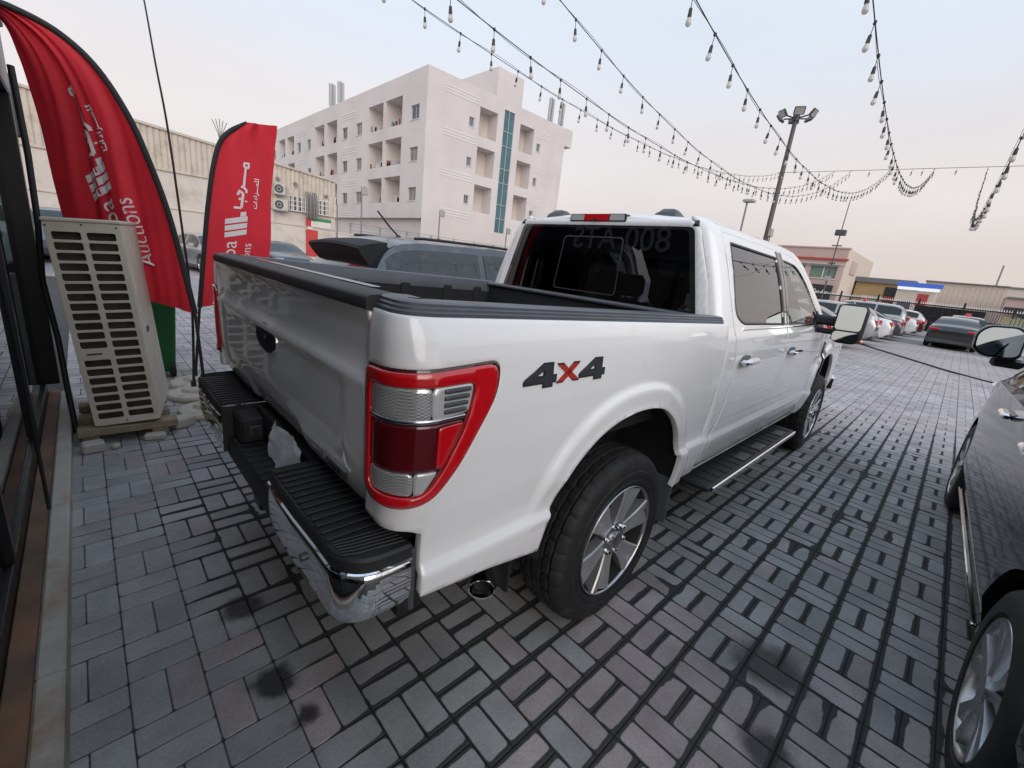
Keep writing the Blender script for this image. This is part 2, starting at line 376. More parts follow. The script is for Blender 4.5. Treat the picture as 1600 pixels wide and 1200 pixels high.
    ul = me.uv_layers.new(name='UVMap'); vi = np.empty(len(me.loops), np.int32); me.loops.foreach_get('vertex_index', vi)
    ul.data.foreach_set('uv', np.array(uvs, np.float32)[vi].ravel())
    ca = me.color_attributes.new('tint', 'FLOAT_COLOR', 'POINT'); ca.data.foreach_set('color', np.array(cols, np.float32).ravel())
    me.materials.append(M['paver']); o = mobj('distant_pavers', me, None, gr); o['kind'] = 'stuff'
make_ground()
# ================================================================== office front on the left
def office():
    X = -1.96; Y0, Y1 = -2.45, 3.45
    t = empty('office_building', (X, 0, 0), label='dark glass-fronted sales office along the left edge with black frames', cat='building')
    def P(name, a, b, m, ch=0): return bx(name, (a[0]-X, a[1], a[2]), (b[0]-X, b[1], b[2]), m, t, ch)
    for k, (a, b) in enumerate([(-2.45, -2.05), (-2.046, -.05), (-.046, 1.95), (1.954, 3.36)]):
        P('kerb_stone', (-1.872, a, -.01), (-1.80, b, .10+.003*(k % 2)), M['kerb'], .008)
    P('base_channel', (-1.945, Y0, -.01), (-1.874, Y1, .085), M['rust'], .004)
    P('bottom_rail', (-2.0, Y0, -.01), (-1.947, Y1, .17), M['black_metal'], .004)
    P('top_rail', (-2.0, Y0, 2.28), (-1.93, Y1, 2.36), M['black_metal'], .004)
    ys = [-2.42, -.9, .6, 2.1, 3.40]
    for y in ys[:-1]: P('mullion', (-2.0, y-.025, .172), (-1.94, y+.025, 2.278), M['black_metal'], .004)
    P('corner_post', (-2.0, 3.34, .172), (-1.862, 3.46, 2.36), M['black_metal'], .006)
    for a, b in zip(ys[:-1], ys[1:]):
        MB().add([(-.005, a, .17), (-.005, b, .17), (-.005, b, 2.28), (-.005, a, 2.28)], [(0, 1, 2, 3)]).build('glass_pane', M['off_glass'], t, 0)
    fl = mat('office_floor', (.22, .225, .21), .35, var=.2); iw = mat('office_interior', (.30, .31, .30), .8, var=.15)
    P('interior_floor', (-6, Y0, -.02), (-2.0, Y1, .05), fl)
    P('interior_wall', (-6.2, Y0, .0), (-6, Y1, 2.3), iw); P('interior_wall', (-6, Y0-.2, 0), (-2.02, Y0, 2.3), iw)
    P('interior_wall', (-6, 3.25, 0), (-2.03, 3.33, 2.3), M['off_dark'])
    P('ceiling', (-6, Y0, 2.301), (-2.01, Y1, 2.36), iw)
    P('fascia', (-2.2, Y0, 2.361), (-1.86, Y1+.02, 2.80), M['fascia'], .01)
    P('roof', (-6.3, Y0-.05, 2.801), (-1.84, Y1+.05, 2.86), M['fascia'], .01)
    tm = text_mesh('800 ATS', .44, .012, .12)
    for v in tm.vertices: v.co = Vector((-1.845-X+v.co.z, max(-9, .74+v.co.x*1.10), 2.45+v.co.y*.98))
    mobj('fascia_lettering', tm, M['letter'], t)
    P('desk', (-4.2, -1.2, .05), (-3.4, 1.2, .8), fl, .01); P('counter_top', (-4.25, -1.25, .801), (-3.35, 1.25, .84), M['black_plastic'], .01)
M['letter'] = mat('sign_letter', (.62, .64, .68), .5, var=.05)
M['off_dark'] = mat('office_end_wall', (.035, .04, .04), .6, var=.1)
M['fascia'] = mat('fascia_panel', (.035, .04, .06), .35, .2, var=.08)
office()
# ================================================================== panel tool: a skin over a 2D outline with holes
def psdf(poly, U, V):
    p = np.array(poly, float); q = np.roll(p, -1, 0); U = np.asarray(U, float); V = np.asarray(V, float)
    wx = U[:, None]-p[None, :, 0]; wy = V[:, None]-p[None, :, 1]; ex = (q-p)[:, 0][None]; ey = (q-p)[:, 1][None]
    t = np.clip((wx*ex+wy*ey)/(ex*ex+ey*ey+1e-14), 0, 1)
    d = np.sqrt(((wx-ex*t)**2+(wy-ey*t)**2).min(1))
    c = (p[None, :, 1] <= V[:, None]) != (q[None, :, 1] <= V[:, None])
    with np.errstate(divide='ignore', invalid='ignore'):
        xi = p[None, :, 0]+(V[:, None]-p[None, :, 1])*ex/np.where(np.abs(ey) < 1e-12, 1e-12, ey)
    ins = (c & (U[:, None] < xi)).sum(1) % 2 == 1
    return np.where(ins, d, -d)
def fillet(pts, r, n=5):
    out = []; N_ = len(pts)
    for i, p in enumerate(pts):
        rr = r[i] if isinstance(r, (list, tuple)) else r
        a = Vector(pts[i-1]); b = Vector(p); c = Vector(pts[(i+1) % N_])
        if rr <= 0: out.append(tuple(b)); continue
        d1 = (a-b); d2 = (c-b); k = min(rr, d1.length*.48, d2.length*.48)
        A = b+d1.normalized()*k; B = b+d2.normalized()*k
        for j in range(n+1):
            t = j/n; out.append(tuple(A*(1-t)**2+b*2*t*(1-t)+B*t*t))
    return out
def panel(Pf, outer, holes=(), du=.014, lip=.02, flip=False, dv=None, rnd=.0025, mb=None, off=0., liprect=True):
    dv = dv or du
    o = np.array(outer); a0, b0 = o.min(0)-[du*1.3, dv*1.3]; a1, b1 = o.max(0)+[du*1.3, dv*1.3]
    nu = max(2, int((a1-a0)/du)); nv = max(2, int((b1-b0)/dv))
    gu = np.linspace(a0, a1, nu+1); gv = np.linspace(b0, b1, nv+1)
    UU, VV = [q.ravel().copy() for q in np.meshgrid(gu, gv)]
    def S(U, V):
        s = psdf(outer, U, V)
        for h in holes: s = np.minimum(s, -psdf(h, U, V))
        return s
    cu, cv = [q.ravel() for q in np.meshgrid((gu[:-1]+gu[1:])/2, (gv[:-1]+gv[1:])/2)]
    keep = (S(cu, cv) > -.05*du).reshape(nv, nu)
    full = np.zeros((nv+2, nu+2), bool); full[1:-1, 1:-1] = keep
    cnt = (full[:-1, :-1].astype(int)+full[1:, :-1]+full[:-1, 1:]+full[1:, 1:])   # per vertex
    bd = ((cnt > 0) & (cnt < 4)).ravel(); idx = np.where(bd)[0]
    def grad(U, V, e=1e-4):
        return (S(U+e, V)-S(U-e, V))/(2*e), (S(U, V+e)-S(U, V-e))/(2*e)
    bu, bv = UU[idx], VV[idx]
    for _ in range(4):
        g = S(bu, bv); gx, gy = grad(bu, bv); q = gx*gx+gy*gy+.05
        bu = bu-g*gx/q; bv = bv-g*gy/q
    lim = 1.5*du
    mv = np.sqrt((bu-UU[idx])**2+(bv-VV[idx])**2); okm = mv < lim
    UU[idx] = np.where(okm, bu, UU[idx]); VV[idx] = np.where(okm, bv, VV[idx])
    used = np.where(cnt.ravel() > 0)[0]; mp = -np.ones(len(UU), int); mp[used] = np.arange(len(used))
    U, V = UU[used], VV[used]
    def PN(U, V):
        e = 1e-3; P = Pf(U, V); tu = (Pf(U+e, V)-Pf(U-e, V)); tv = (Pf(U, V+e)-Pf(U, V-e))
        n = np.cross(tu, tv); n /= np.linalg.norm(n, axis=1)[:, None]+1e-12
        return P, (-n if flip else n)
    P, n = PN(U, V); P = P+n*off
    vs = P.tolist(); fs = []; W_ = nu+1
    eds = {}
    for j, i in zip(*np.where(keep)):
        a = j*W_+i; f = (mp[a], mp[a+1], mp[a+W_+1], mp[a+W_])
        f = tuple(int(x) for x in (f[::-1] if flip else f)); fs.append(f)
        for k in range(4):
            e = (f[k], f[(k+1) % 4])
            if (e[1], e[0]) in eds: del eds[(e[1], e[0])]
            else: eds[e] = 1
    if lip:
        bl = sorted({a for e in eds for a in e}); ar = np.array(bl); gx, gy = grad(U[ar], V[ar]); l = np.sqrt(gx*gx+gy*gy)+1e-9
        Pa, na = PN(U[ar]-gx/l*rnd, V[ar]-gy/l*rnd)
        r1 = Pa+na*(off-rnd); r2 = Pa+na*(off-lip); o1 = len(vs); o2 = o1+len(bl); pos = {b: i for i, b in enumerate(bl)}
        vs += r1.tolist()+r2.tolist()
        for a, b in eds:
            fs.append((b, a, o1+pos[a], o1+pos[b])); fs.append((o1+pos[b], o1+pos[a], o2+pos[a], o2+pos[b]))
    return (mb or MB()).add(vs, fs)
def mir(Pf):
    def f(U, V):
        p = Pf(U, V).copy(); p[:, 1] *= -1; return p
    return f
# ================================================================== pickup truck
def paint(name, col, flake=0, rough=.25):
    m = mat(name, col, rough, flake, var=.035, vs=1.5, coat=1., col2=tuple(c*.86 for c in col), c2s=7, c2t=.68); return m
M['white_paint'] = paint('white_paint', (.82, .82, .825))
M['lens_red'] = mat('red_lens', (.55, .006, .012), .12, var=.08, vs=30, coat=1, spec=.8)
M['lens_dark'] = mat('dark_red_lens', (.085, .004, .008), .12, var=.15, vs=60, coat=1)
M['lens_border'] = mat('maroon_lens_border', (.035, .006, .008), .12, var=0, coat=1)
def lamp_mat():
    m = mat('clear_reflector_lamp', (.55, .54, .52), .15, .6, var=.1, vs=20, coat=1); t = m.node_tree; b = t.nodes['Principled BSDF']
    tcn = t.nodes.new('ShaderNodeTexCoord'); ck = t.nodes.new('ShaderNodeTexChecker'); ck.inputs['Scale'].default_value = 240; t.links.new(tcn.outputs['Object'], ck.inputs[0])
    bp = t.nodes.new('ShaderNodeBump'); bp.inputs['Strength'].default_value = .9; bp.inputs['Distance'].default_value = .004; t.links.new(ck.outputs['Fac'], bp.inputs['Height']); t.links.new(bp.outputs[0], b.inputs['Normal']); ck.inputs['Color1'].default_value = (.88, .88, .87, 1); ck.inputs['Color2'].default_value = (.42, .42, .41, 1); t.links.new(ck.outputs['Color'], b.inputs['Base Color']); return m
M['lamp'] = lamp_mat()
RC = .105; ARC = RC*math.pi/2; XR = -1.13
SIDE0 = XR+RC
ARCH = [(-.545,.55),(-.54,.66),(-.52,.76),(-.475,.86),(-.405,.94),(-.30,1.008),(-.17,1.046),(-.02,1.056),(.13,1.035),(.25,.98),(.35,.90),(.43,.795),(.475,.69),(.492,.60),(.497,.53),(.497,.2),(-.545,.2)]
def _res(P, n):
    a = np.array(P, float); k = len(a); out = []
    for i in range(k-1):
        p0, p1, p2, p3 = a[max(i-1, 0)], a[i], a[i+1], a[min(i+2, k-1)]
        for t in np.arange(n)/n: out.append(tuple(.5*(2*p1+(p2-p0)*t+(2*p0-5*p1+4*p2-p3)*t*t+(3*p1-p0-3*p2+p3)*t**3)))
    out.append(tuple(a[-1])); return out
ARCH_TOP = _res(ARCH[:15], 4); ARCH = ARCH_TOP+ARCH[15:]
def zprof(z):
    zz = [.50,.58,.66,.725,.738,.75,.80,.9,1.05,1.17,1.25,1.32,1.37,1.41,1.45]
    oo = [-.040,-.022,-.010,-.003,-.006,-.024,-.024,-.013,-.003,0,-.003,-.009,-.019,-.034,-.055]
    return np.interp(z, zz, oo)
zs_ = np.linspace(.4, 1.5, 1200); zp_ = np.convolve(np.pad(zprof(zs_), 6, 'edge'), np.ones(13)/13, 'valid')
def bedP(U, V):
    U = np.asarray(U, float); V = np.asarray(V, float)
    off = np.interp(V, zs_, zp_)
    d = -psdf(ARCH, U, V)                       # distance outside the wheel opening
    t = np.clip((.112-d)/.038, 0, 1); t = t*t*(3-2*t)
    fade = np.clip((U+1.0)/.3, 0, 1)*np.where(U < 0, np.clip((V-.70)/.16, 0, 1), 1.)
    off = off+.021*t*fade+.005*np.clip(1-d/.02, 0, 1)*fade
    a = np.clip((SIDE0-U)/RC, 0, math.pi/2); rr = np.sin(a)**2
    off = off*(1-rr)+rr*(.003-.010*np.clip((V-1.36)/.07, 0, 1)**2)
    x = np.where(U > SIDE0, U, SIDE0-RC*np.sin(a)); y = np.where(U > SIDE0, -1., -1+RC-RC*np.cos(a))
    ext = np.clip(SIDE0-ARC-U, 0, None); y = y+ext
    nx = -np.sin(a); ny = -np.cos(a)
    return np.stack([x+nx*off, y+ny*off, V], 1)
zt = lambda s: 1.425-.0205*(s+1.2)
S0 = SIDE0-ARC-.062                              # tailgate gap
TL = fillet([(S0+.002,1.298),(-1.0,1.306),(-.836,1.315),(-.842,1.225),(-.955,1.035),(-1.03,.952),(-1.13,.936),(S0+.004,.945)], [.01,.05,.035,.06,.06,.06,.05,.05])
def bedside(t, sgn):
    P = bedP if sgn < 0 else mir(bedP); fl = sgn > 0
    SE = .778
    out = [(S0, zt(S0)), (-1.1, zt(-1.1)), (SE, zt(SE)), (SE, .53), (.40, .53), (-.50, .575), (-.80, .632), (-1.045, .66), (-1.05, .855), (-1.09, .872), (-1.18, .876), (S0, .884)]
    o = panel(P, out, [ARCH, TL], .013, .03, fl).build('bedside_panel', M['white_paint'], t, 60)
    # tail lamp: border, red surround, inner blocks
    inn = [(a*.935+(-1.08)*.065, b*.95+1.13*.05) for a, b in TL]
    b1 = fillet([(-1.222,1.262),(-.918,1.268),(-.945,1.155),(-1.012,1.03),(-1.06,.972),(-1.222,.975)], [.02,.03,.06,.05,.05,.03])
    lampo = panel(P, TL, [], .012, .02, fl, off=.002).build('tail_light', M['lens_border'], t, 60)
    panel(P, inn, [b1], .012, .012, fl, off=.012).build('red_lens', M['lens_red'], lampo, 60)
    def blk(name, pts, m, off, r=.012): panel(P, fillet(pts, r), [], .012, .01, fl, off=off).build(name, m, lampo, 60)
    blk('reverse_lamp', [(-1.216,1.184),(-1.216,1.254),(-1.055,1.26),(-1.055,1.184)], M['lamp'], .008)
    blk('side_lamp', [(-1.049,1.184),(-1.049,1.26),(-.932,1.262),(-.945,1.192)], M['lamp_white'], .007)
    for k in range(4): blk('lamp_fin', [(-1.02,1.196+k*.017),(-1.02,1.203+k*.017),(-.955+k*.004,1.204+k*.017),(-.955+k*.004,1.197+k*.017)], M['plastic_dark'], .012, .002)
    blk('lamp_divider', [(-1.218,1.171),(-1.218,1.178),(-.948,1.185),(-.952,1.178)], M['satin'], .010, .002)
    blk('brake_lens', [(-1.205,1.045),(-1.205,1.164),(-.958,1.17),(-1.01,1.05)], M['lens_dark'], .009)
    blk('brake_lens', [(-1.032,1.052),(-1.032,1.16),(-.962,1.164),(-1.012,1.055)], M['lens_red'], .0105, .006)
    blk('turn_lamp', [(-1.216,.985),(-1.216,1.038),(-1.09,1.04),(-1.09,.982)], M['lamp'], .008)
    blk('turn_lamp', [(-1.084,.982),(-1.084,1.04),(-1.028,1.04),(-1.065,.984)], M['lamp_white'], .008, .006)
    # rail cap
    ss = [S0-.002+i*(SE-S0-.012)/60 for i in range(61)]; rings = []
    base = P(np.array(ss), np.array([1.40]*61)); f2 = P(np.array(ss)+.002, np.array([1.40]*61))
    for k, s in enumerate(ss):
        p = Vector(base[k]); tg = (Vector(f2[k])-p).normalized(); nn = Vector((-tg.y, tg.x, 0)) if sgn < 0 else Vector((tg.y, -tg.x, 0))
        z = zt(s); r = []
        for i, h in [(.012, -.004), (-.003, -.001), (-.004, .010), (.001, .014), (.001, .020), (.007, .024), (.007, .030), (.016, .034), (.045, .036), (.088, .034), (.098, .026), (.10, -.05)]:
            q = p+nn*(i+.016); r.append((q.x, q.y, z+h))
        rings.append(r if sgn < 0 else r[::-1])
    MB().loft(rings, False, True).build('bed_rail_cap', M['rail_plastic'], t, 50)
    # wheel well liner
    g = MB(); pts = ARCH_TOP
    rg = [[(x*f, sgn*y, .45+(z-.45)*f) for x, z in pts] for f, y in ((1.0, .985), (1.02, .96), (1.02, .62))]
    g.loft(rg if sgn < 0 else [r[::-1] for r in rg], False)
    g.add([(x*1.02, sgn*.62, .45+(z-.45)*1.02) for x, z in pts], [tuple(range(len(pts)))])
    g.build('wheel_liner', M['liner'], t, 50)
    return o
def cabY(z):
    zz = [.40,.50,.56,.66,.70,.712,.73,.9,1.1,1.22,1.30,1.335,1.355,1.50,1.65,1.80,1.86,1.895,1.92,1.935]
    yy = [.86,.925,.955,.977,.985,.984,.974,.980,.986,.985,.977,.964,.955,.912,.862,.802,.772,.742,.700,.662]
    return np.interp(z, zz, yy)
zc_ = np.linspace(.35, 1.96, 1600); cy_ = np.convolve(np.pad(cabY(zc_), 8, 'edge'), np.ones(17)/17, 'valid')
CR = .075
def xr(z): return .785+np.clip(np.asarray(z)-1.36, 0, None)*.10
def cabP(U, V):
    U = np.asarray(U, float); V = np.asarray(V, float)
    w = np.interp(V, zc_, cy_); e = xr(V)+CR
    fr = np.clip((U-2.9)/1.6, 0, 1); w = w-.05*fr*fr
    # front arch flare
    d = -psdf([(a+3.694, b) for a, b in ARCH], U, V); t = np.clip((.105-d)/.04, 0, 1); w = w+.024*t*t*(3-2*t)*np.clip((U-3.0)/.12, 0, 1)
    a = np.clip((e-U)/CR, 0, math.pi/2)
    x = np.where(U > e, U, e-CR*np.sin(a)); y = np.where(U > e, -w, -(w-CR+CR*np.cos(a)))
    return np.stack([x, y, V], 1)
def truck():
    t = empty('pickup_truck', (0, 0, 0), label='white four-door pickup truck with 4x4 decal and chrome rear bumper', cat='pickup truck')
    wp = M['white_paint']
    for sg in (-1, 1): bedside(t, sg)
    # ---- tailgate
    zz = [.85,.90,.95,1.02,1.20,1.243,1.262,1.30,1.38,1.41,1.43]; xx = [-1.098,-1.118,-1.132,-1.140,-1.143,-1.146,-1.132,-1.126,-1.130,-1.138,-1.138]
    zf = np.linspace(.84, 1.44, 700); xf_ = np.convolve(np.pad(np.interp(zf, zz, xx), 5, 'edge'), np.ones(11)/11, 'valid')
    YG = .838-.007
    def tgP(U, V):
        U = np.asarray(U, float); V = np.asarray(V, float)
        x = np.interp(V, zf, xf_)+.005*(np.abs(U)/.83)**6
        bl = np.clip((.72-np.abs(U))/.05, 0, 1)*np.clip((V-.93)/.03, 0, 1)*np.clip((1.235-V)/.03, 0, 1); bl = bl*bl*(3-2*bl)
        x = x+.006*bl
        low = np.clip((.33-np.abs(U))/.06, 0, 1); x = x+.012*low*np.clip((.96-V)/.04, 0, 1)
        return np.stack([x, U, V], 1)
    out = fillet([(-YG, 1.422), (-YG, .862), (YG, .862), (YG, 1.422)], [.012, .02, .02, .012])
    tg = panel(tgP, out, [], .014, .05, True).build('tailgate', wp, t, 60)
    prof = [(-1.142, 1.421), (-1.149, 1.428), (-1.147, 1.447), (-1.138, 1.456), (-1.07, 1.462), (-1.04, 1.456), (-1.035, 1.40)]
    ys = np.linspace(-YG-.004, YG+.004, 40); rg = []
    for y in ys: rg.append([(x+.005*(abs(y)/.83)**6, y, z) for x, z in prof])
    MB().loft([r[::-1] for r in rg], False, True).build('tailgate_cap', M['black_plastic'], tg, 40)
    # light step strip along the cap's inner half
    MB().box((-1.062, -.70, 1.4625), (-1.036, .42, 1.466), .0015).build('tailgate_strip', M['satin'], tg, 30)
    MB().box((-1.034, -.80, .90), (-1.02, .80, 1.42)).build('tailgate_inner_panel', M['liner'], tg, 0)
    # oval badge: chrome ring with dark centre and camera
    def ov(a, b, x0, x1, n=40): 
        return MB().prism([(a*math.cos(2*math.pi*i/n), b*math.sin(2*math.pi*i/n)) for i in range(n)], lambda p, q: (x0, p, 1.195+q), lambda p, q: (x1, p, 1.195+q))
    bd = ov(.128, .058, -1.126, -1.1405).build('badge', M['chrome'], tg, 40)
    ov(.123, .0535, -1.130, -1.1425).build('badge_face', M['badge_blue'], bd, 40)
    MB().cyl((-1.13, 0, 1.192), (-1.148, 0, 1.192), .014, n=16).build('camera_lens', M['black_plastic'], bd, 40)
    tm = text_mesh('LARIAT', .03, .0015, align='CENTER')
    nb = MB().box((-1.128, -.72, .915), (-1.139, -.55, .945), .003).build('name_badge', M['satin'], tg, 30)
    for v in tm.vertices: v.co = Vector((-1.140-v.co.z, -.635-v.co.x, .919+v.co.y))
    mobj('badge_lettering', tm, M['black_plastic'], nb)
    # ---- bed interior
    def B(name, a, b, m, ch=0, par=t): return bx(name, a, b, m, par, ch)
    B('bed_floor', (-1.03, -.86, .90), (.72, .86, .93), M['liner'])
    B('bed_front_wall', (.70, -.88, .90), (.76, .88, 1.385), M['liner'])
    B('front_wall_rail', (.675, -.89, 1.387), (.765, .89, 1.412), M['rail_plastic'], .008)
    for s in (-1, 1):
        B('bed_inner_wall', (-1.03, s*.872, .90), (.70, s*.858, 1.40), M['liner'])
        for x in (-.82, -.42, -.05, .3, .58): B('liner_rib', (x-.035, s*.858, .95), (x+.035, s*.842, 1.37), M['liner'], .006)
    # ---- cab skin, right and left
    WR = fillet([(1.025,1.818),(.985,1.52),(.985,1.425),(1.09,1.372),(1.915,1.362),(1.895,1.812)], [.02,.1,.08,.08,.01,.01])
    WF = fillet([(2.045,1.81),(2.03,1.362),(3.05,1.352),(3.02,1.39),(2.58,1.715),(2.40,1.795)], [.012,.01,.02,.03,.10,.10])
    DR = fillet([(.945,1.866),(.925,1.56),(.955,1.30),(1.01,1.12),(1.0,.90),(.955,.80),(.90,.74),(.89,.545),(1.975,.545),(1.975,1.866)], [.03,.1,.2,.15,.1,.05,.03,.02,.02,.0])
    DF = fillet([(1.982,1.866),(1.982,.545),(3.10,.545),(3.19,.70),(3.235,.90),(3.17,1.20),(3.15,1.352),(3.06,1.405),(2.62,1.755),(2.40,1.85),(2.25,1.866)], [0,.02,.04,.1,.15,.1,.02,.03,.12,.12,.05])
    zlo = 1.36
    for sg in (-1, 1):
        P = cabP if sg < 0 else mir(cabP); fl = sg > 0
        arcL = CR*math.pi/2-CR
        e = lambda z: float(xr(z))-arcL
        hull = [(e(.5), .50), (3.16, .50), (3.16, .54), (3.205, .70), (3.25, .92), (3.20, 1.10), (3.185, 1.345), (3.20, 1.40), (2.66, 1.80), (2.45, 1.905), (2.25, 1.93), (e(1.93)+.03, 1.932), (e(1.86), 1.88), (e(1.6), 1.6), (e(1.36), 1.36)]
        def grow(pl_, g): return pl_
        panel(P, hull, [DR, DF], .016, .03, fl, off=0).build('cab_side_frame', wp, t, 60)
        dr = panel(P, [(a+(.009 if a < 1.2 else -.003), b-(.006 if b > 1.3 else -.003)) for a, b in DR], [WR], .014, .03, fl).build('rear_door', wp, t, 60)
        df = panel(P, [(a+(.004 if a < 2.1 else -.007), b-(.006 if b > 1.3 else -.003)) for a, b in DF], [WF], .014, .03, fl).build('front_door', wp, t, 60)
        for W_, d_, g_ in ((WR, dr, 'tint_side'), (WF, df, 'clear_glass')):
            panel(P, [(a, b) for a, b in W_], [], .03, 0, fl, off=-.006).build('window', M[g_], d_, 60)
            fr_ = panel(P, W_, [[((a-1.5)*.985+1.5 if W_ is WR else (a-2.45)*.985+2.45, (b-1.6)*.955+1.6) for a, b in W_]], .008, .004, fl, off=.0015).build('window_seal', M['black_plastic'], d_, 60)
        # belt strip and pillar trim
        for d_, a, b in ((dr, 1.08, 1.972), (df, 1.988, 3.06)):
            panel(P, [(a, 1.344), (b, 1.342), (b, 1.356), (a, 1.358)], [], .02, .008, fl, off=.006, dv=.007).build('belt_moulding', M['chrome'], d_, 60)
        panel(P, [(1.915, 1.365), (1.972, 1.365), (1.972, 1.85), (1.905, 1.85)], [], .012, .006, fl, off=.004).build('pillar_trim', M['gloss_black'], dr, 60)
        panel(P, [(1.987, 1.365), (2.03, 1.365), (2.04, 1.85), (1.987, 1.85)], [], .012, .006, fl, off=.004).build('pillar_trim', M['gloss_black'], df, 60)
        # near-black sheet standing in for the shade inside the shut lines
        panel(P, [(.90, .50), (3.15, .50), (3.2, .9), (3.15, 1.33), (.90, 1.33)], [], .05, 0, fl, off=-.028).build('shut_line_shade', M['dark'], t, 0)
        # handles
        for d_, hx in ((dr, 1.17), (df, 2.17)):
            z = 1.165; y = .992
            h = MB(); h.box((hx-.13, sg*(y+.008), z-.018), (hx+.10, sg*(y+.052), z+.018), .012)
            ho = h.build('door_handle', M['chrome'], d_, 30)
            MB().prism([(.075*math.cos(2*math.pi*i/20), .03*math.sin(2*math.pi*i/20)) for i in range(20)], lambda p, q: (hx-.01+p, sg*(y-.012), z+.004+q), lambda p, q: (hx-.01+p, sg*(y+.003), z+.004+q)).build('handle_recess', M['plastic_dark'], ho, 30)
        # front fender and hood side
        FA = [(a+3.694, b) for a, b in ARCH]
        fo = fillet([(3.192, .60), (3.24, .70), (3.268, .92), (3.215, 1.12), (3.195, 1.30), (3.35, 1.30), (4.40, 1.20), (4.60, 1.12), (4.62, .60)], .01)
        fe = panel(P, fo, [FA], .02, .03, fl).build('front_fender', wp, t, 60)
        panel(P, [(3.29, .86), (3.305, .86), (3.40, 1.16), (3.30, 1.19), (3.285, 1.12)], [], .012, .01, fl, off=.008).build('fender_vent', M['gloss_black'], fe, 60)
        panel(P, [(3.285, .90), (3.293, .90), (3.318, 1.14), (3.306, 1.15)], [], .006, .006, fl, off=.014).build('fender_strip', M['chrome'], fe, 60)
        g = MB(); pts = FA[:len(ARCH_TOP)]
        rg = [[(x, sg*y, z) for x, z in pts] for y in (.945, .60)]
        g.loft(rg if sg < 0 else [r[::-1] for r in rg], False); g.add([(x, sg*.60, z) for x, z in pts], [tuple(range(len(pts)))]); g.build('wheel_liner', M['liner'], t, 50)
        # side step
        st = MB().box((.90, sg*.86, .385), (2.78, sg*1.045, .425), .012).build('side_step', M['black_plastic'], t, 30)
        MB().box((.935, sg*1.047, .388), (2.76, sg*1.062, .424), .006).build('step_trim', M['chrome'], st, 30)
        for k in range(16): MB().box((1.0+k*.11, sg*.90, .4255), (1.05+k*.11, sg*1.03, .430), .002).build('step_tread', M['black_plastic'], st, 30)
        for k in (1.55, 1.90, 2.45):
            MB().box((k, sg*.95, .4255), (k+.16, sg*1.02, .4325), .003).build('grip_pad', M['plastic_dark'], st, 30)
        for x in (1.1, 2.55): MB().box((x, sg*.55, .36), (x+.08, sg*.88, .40)).build('step_bracket', M['black_plastic'], st, 0)
        # rocker
        MB().box((.80, sg*.80, .47), (3.15, sg*.925, .53), .02).build('rocker_panel', wp, t, 30)
        # mirror
        my = lambda v: sg*v
        mr = MB(); sec = fillet([(-1.095, 1.265), (-1.09, 1.535), (-1.14, 1.56), (-1.265, 1.555), (-1.29, 1.51), (-1.29, 1.275), (-1.25, 1.235), (-1.13, 1.235)], .03)
        rings = []
        for x, k in ((2.80, .93), (2.815, 1.0), (2.86, 1.0), (2.93, .90), (2.97, .62)):
            rings.append([(x-(y+1.19)*.31, sg*-1*((y+1.19)*k-1.19), (z-1.4)*k+1.4) if sg > 0 else (x-(y+1.19)*.31, (y+1.19)*k-1.19, (z-1.4)*k+1.4) for y, z in sec])
        mr.loft(rings if sg < 0 else [r[::-1] for r in rings], True, True)
        mo = mr.build('door_mirror', M['black_plastic'], t, 40)
        def mg(name, z0, z1, m):
            ti = lambda y, z: -(y+1.19)*.31+(z-1.40)*.09
            s2 = fillet([(-1.108, z0), (-1.108, z1), (-1.274, z1), (-1.274, z0)], .03)
            MB().prism(s2, lambda y, z: (2.800+ti(y, z), -sg*y, z), lambda y, z: (2.776+ti(y, z), -sg*y, z)).build(name, m, mo, 30)
        mg('mirror_glass', 1.345, 1.54, M['mirror_glass']); mg('wide_angle_glass', 1.255, 1.333, M['mirror_glass'])
        am = MB(); am.box((2.84, sg*.93, 1.36), (2.93, sg*1.11, 1.44), .02); am.box((2.84, sg*.93, 1.29), (2.92, sg*1.11, 1.335), .015); am.build('mirror_arm', M['black_plastic'], mo, 30)
        panel(P, [(2.80, 1.30), (2.80, 1.352), (2.90, 1.46), (3.10, 1.352), (3.08, 1.30)], [], .02, .01, fl, off=.012).build('mirror_sail', M['black_plastic'], mo, 40)
        MB().box((2.83, sg*1.08, 1.255), (2.95, sg*1.30, 1.275), .01).build('turn_signal', M['lens_red'], mo, 30)
    # ---- cab rear wall and window
    def rwP(U, V):
        U = np.asarray(U, float); V = np.asarray(V, float)
        return np.stack([xr(V)-.012*(1-(U/.85)**2), U, V], 1)
    hw = lambda z: float(np.interp(z, zc_, cy_))-CR
    wall = [(-hw(.6), .6), (hw(.6), .6), (hw(1.36), 1.36), (hw(1.6), 1.6), (hw(1.86), 1.86), (.64, 1.905), (-.64, 1.905), (-hw(1.86), 1.86), (-hw(1.6), 1.6), (-hw(1.36), 1.36)]
    RW = fillet([(-.80, 1.375), (.80, 1.375), (.665, 1.872), (-.665, 1.872)], .035)
    cw = panel(rwP, wall, [RW], .02, .02, True).build('cab_rear_wall', wp, t, 60)
    rw = panel(rwP, RW, [], .03, 0, True, off=-.004).build('rear_window', M['tint_glass'], cw, 60)
    SLD = fillet([(-.26, 1.44), (.26, 1.44), (.24, 1.80), (-.24, 1.80)], .03); SLI = [((a)*.965, (b-1.62)*.955+1.62) for a, b in SLD]
    panel(rwP, SLD, [SLI], .008, 0, True, off=.001).build('slider_frame', M['slider'], rw, 60)
    panel(rwP, [(a*1.0, b) for a, b in RW], [[(a*.955, (b-1.62)*.93+1.62) for a, b in RW]], .01, 0, True, off=-.001).build('window_border', M['gloss_black'], rw, 60)
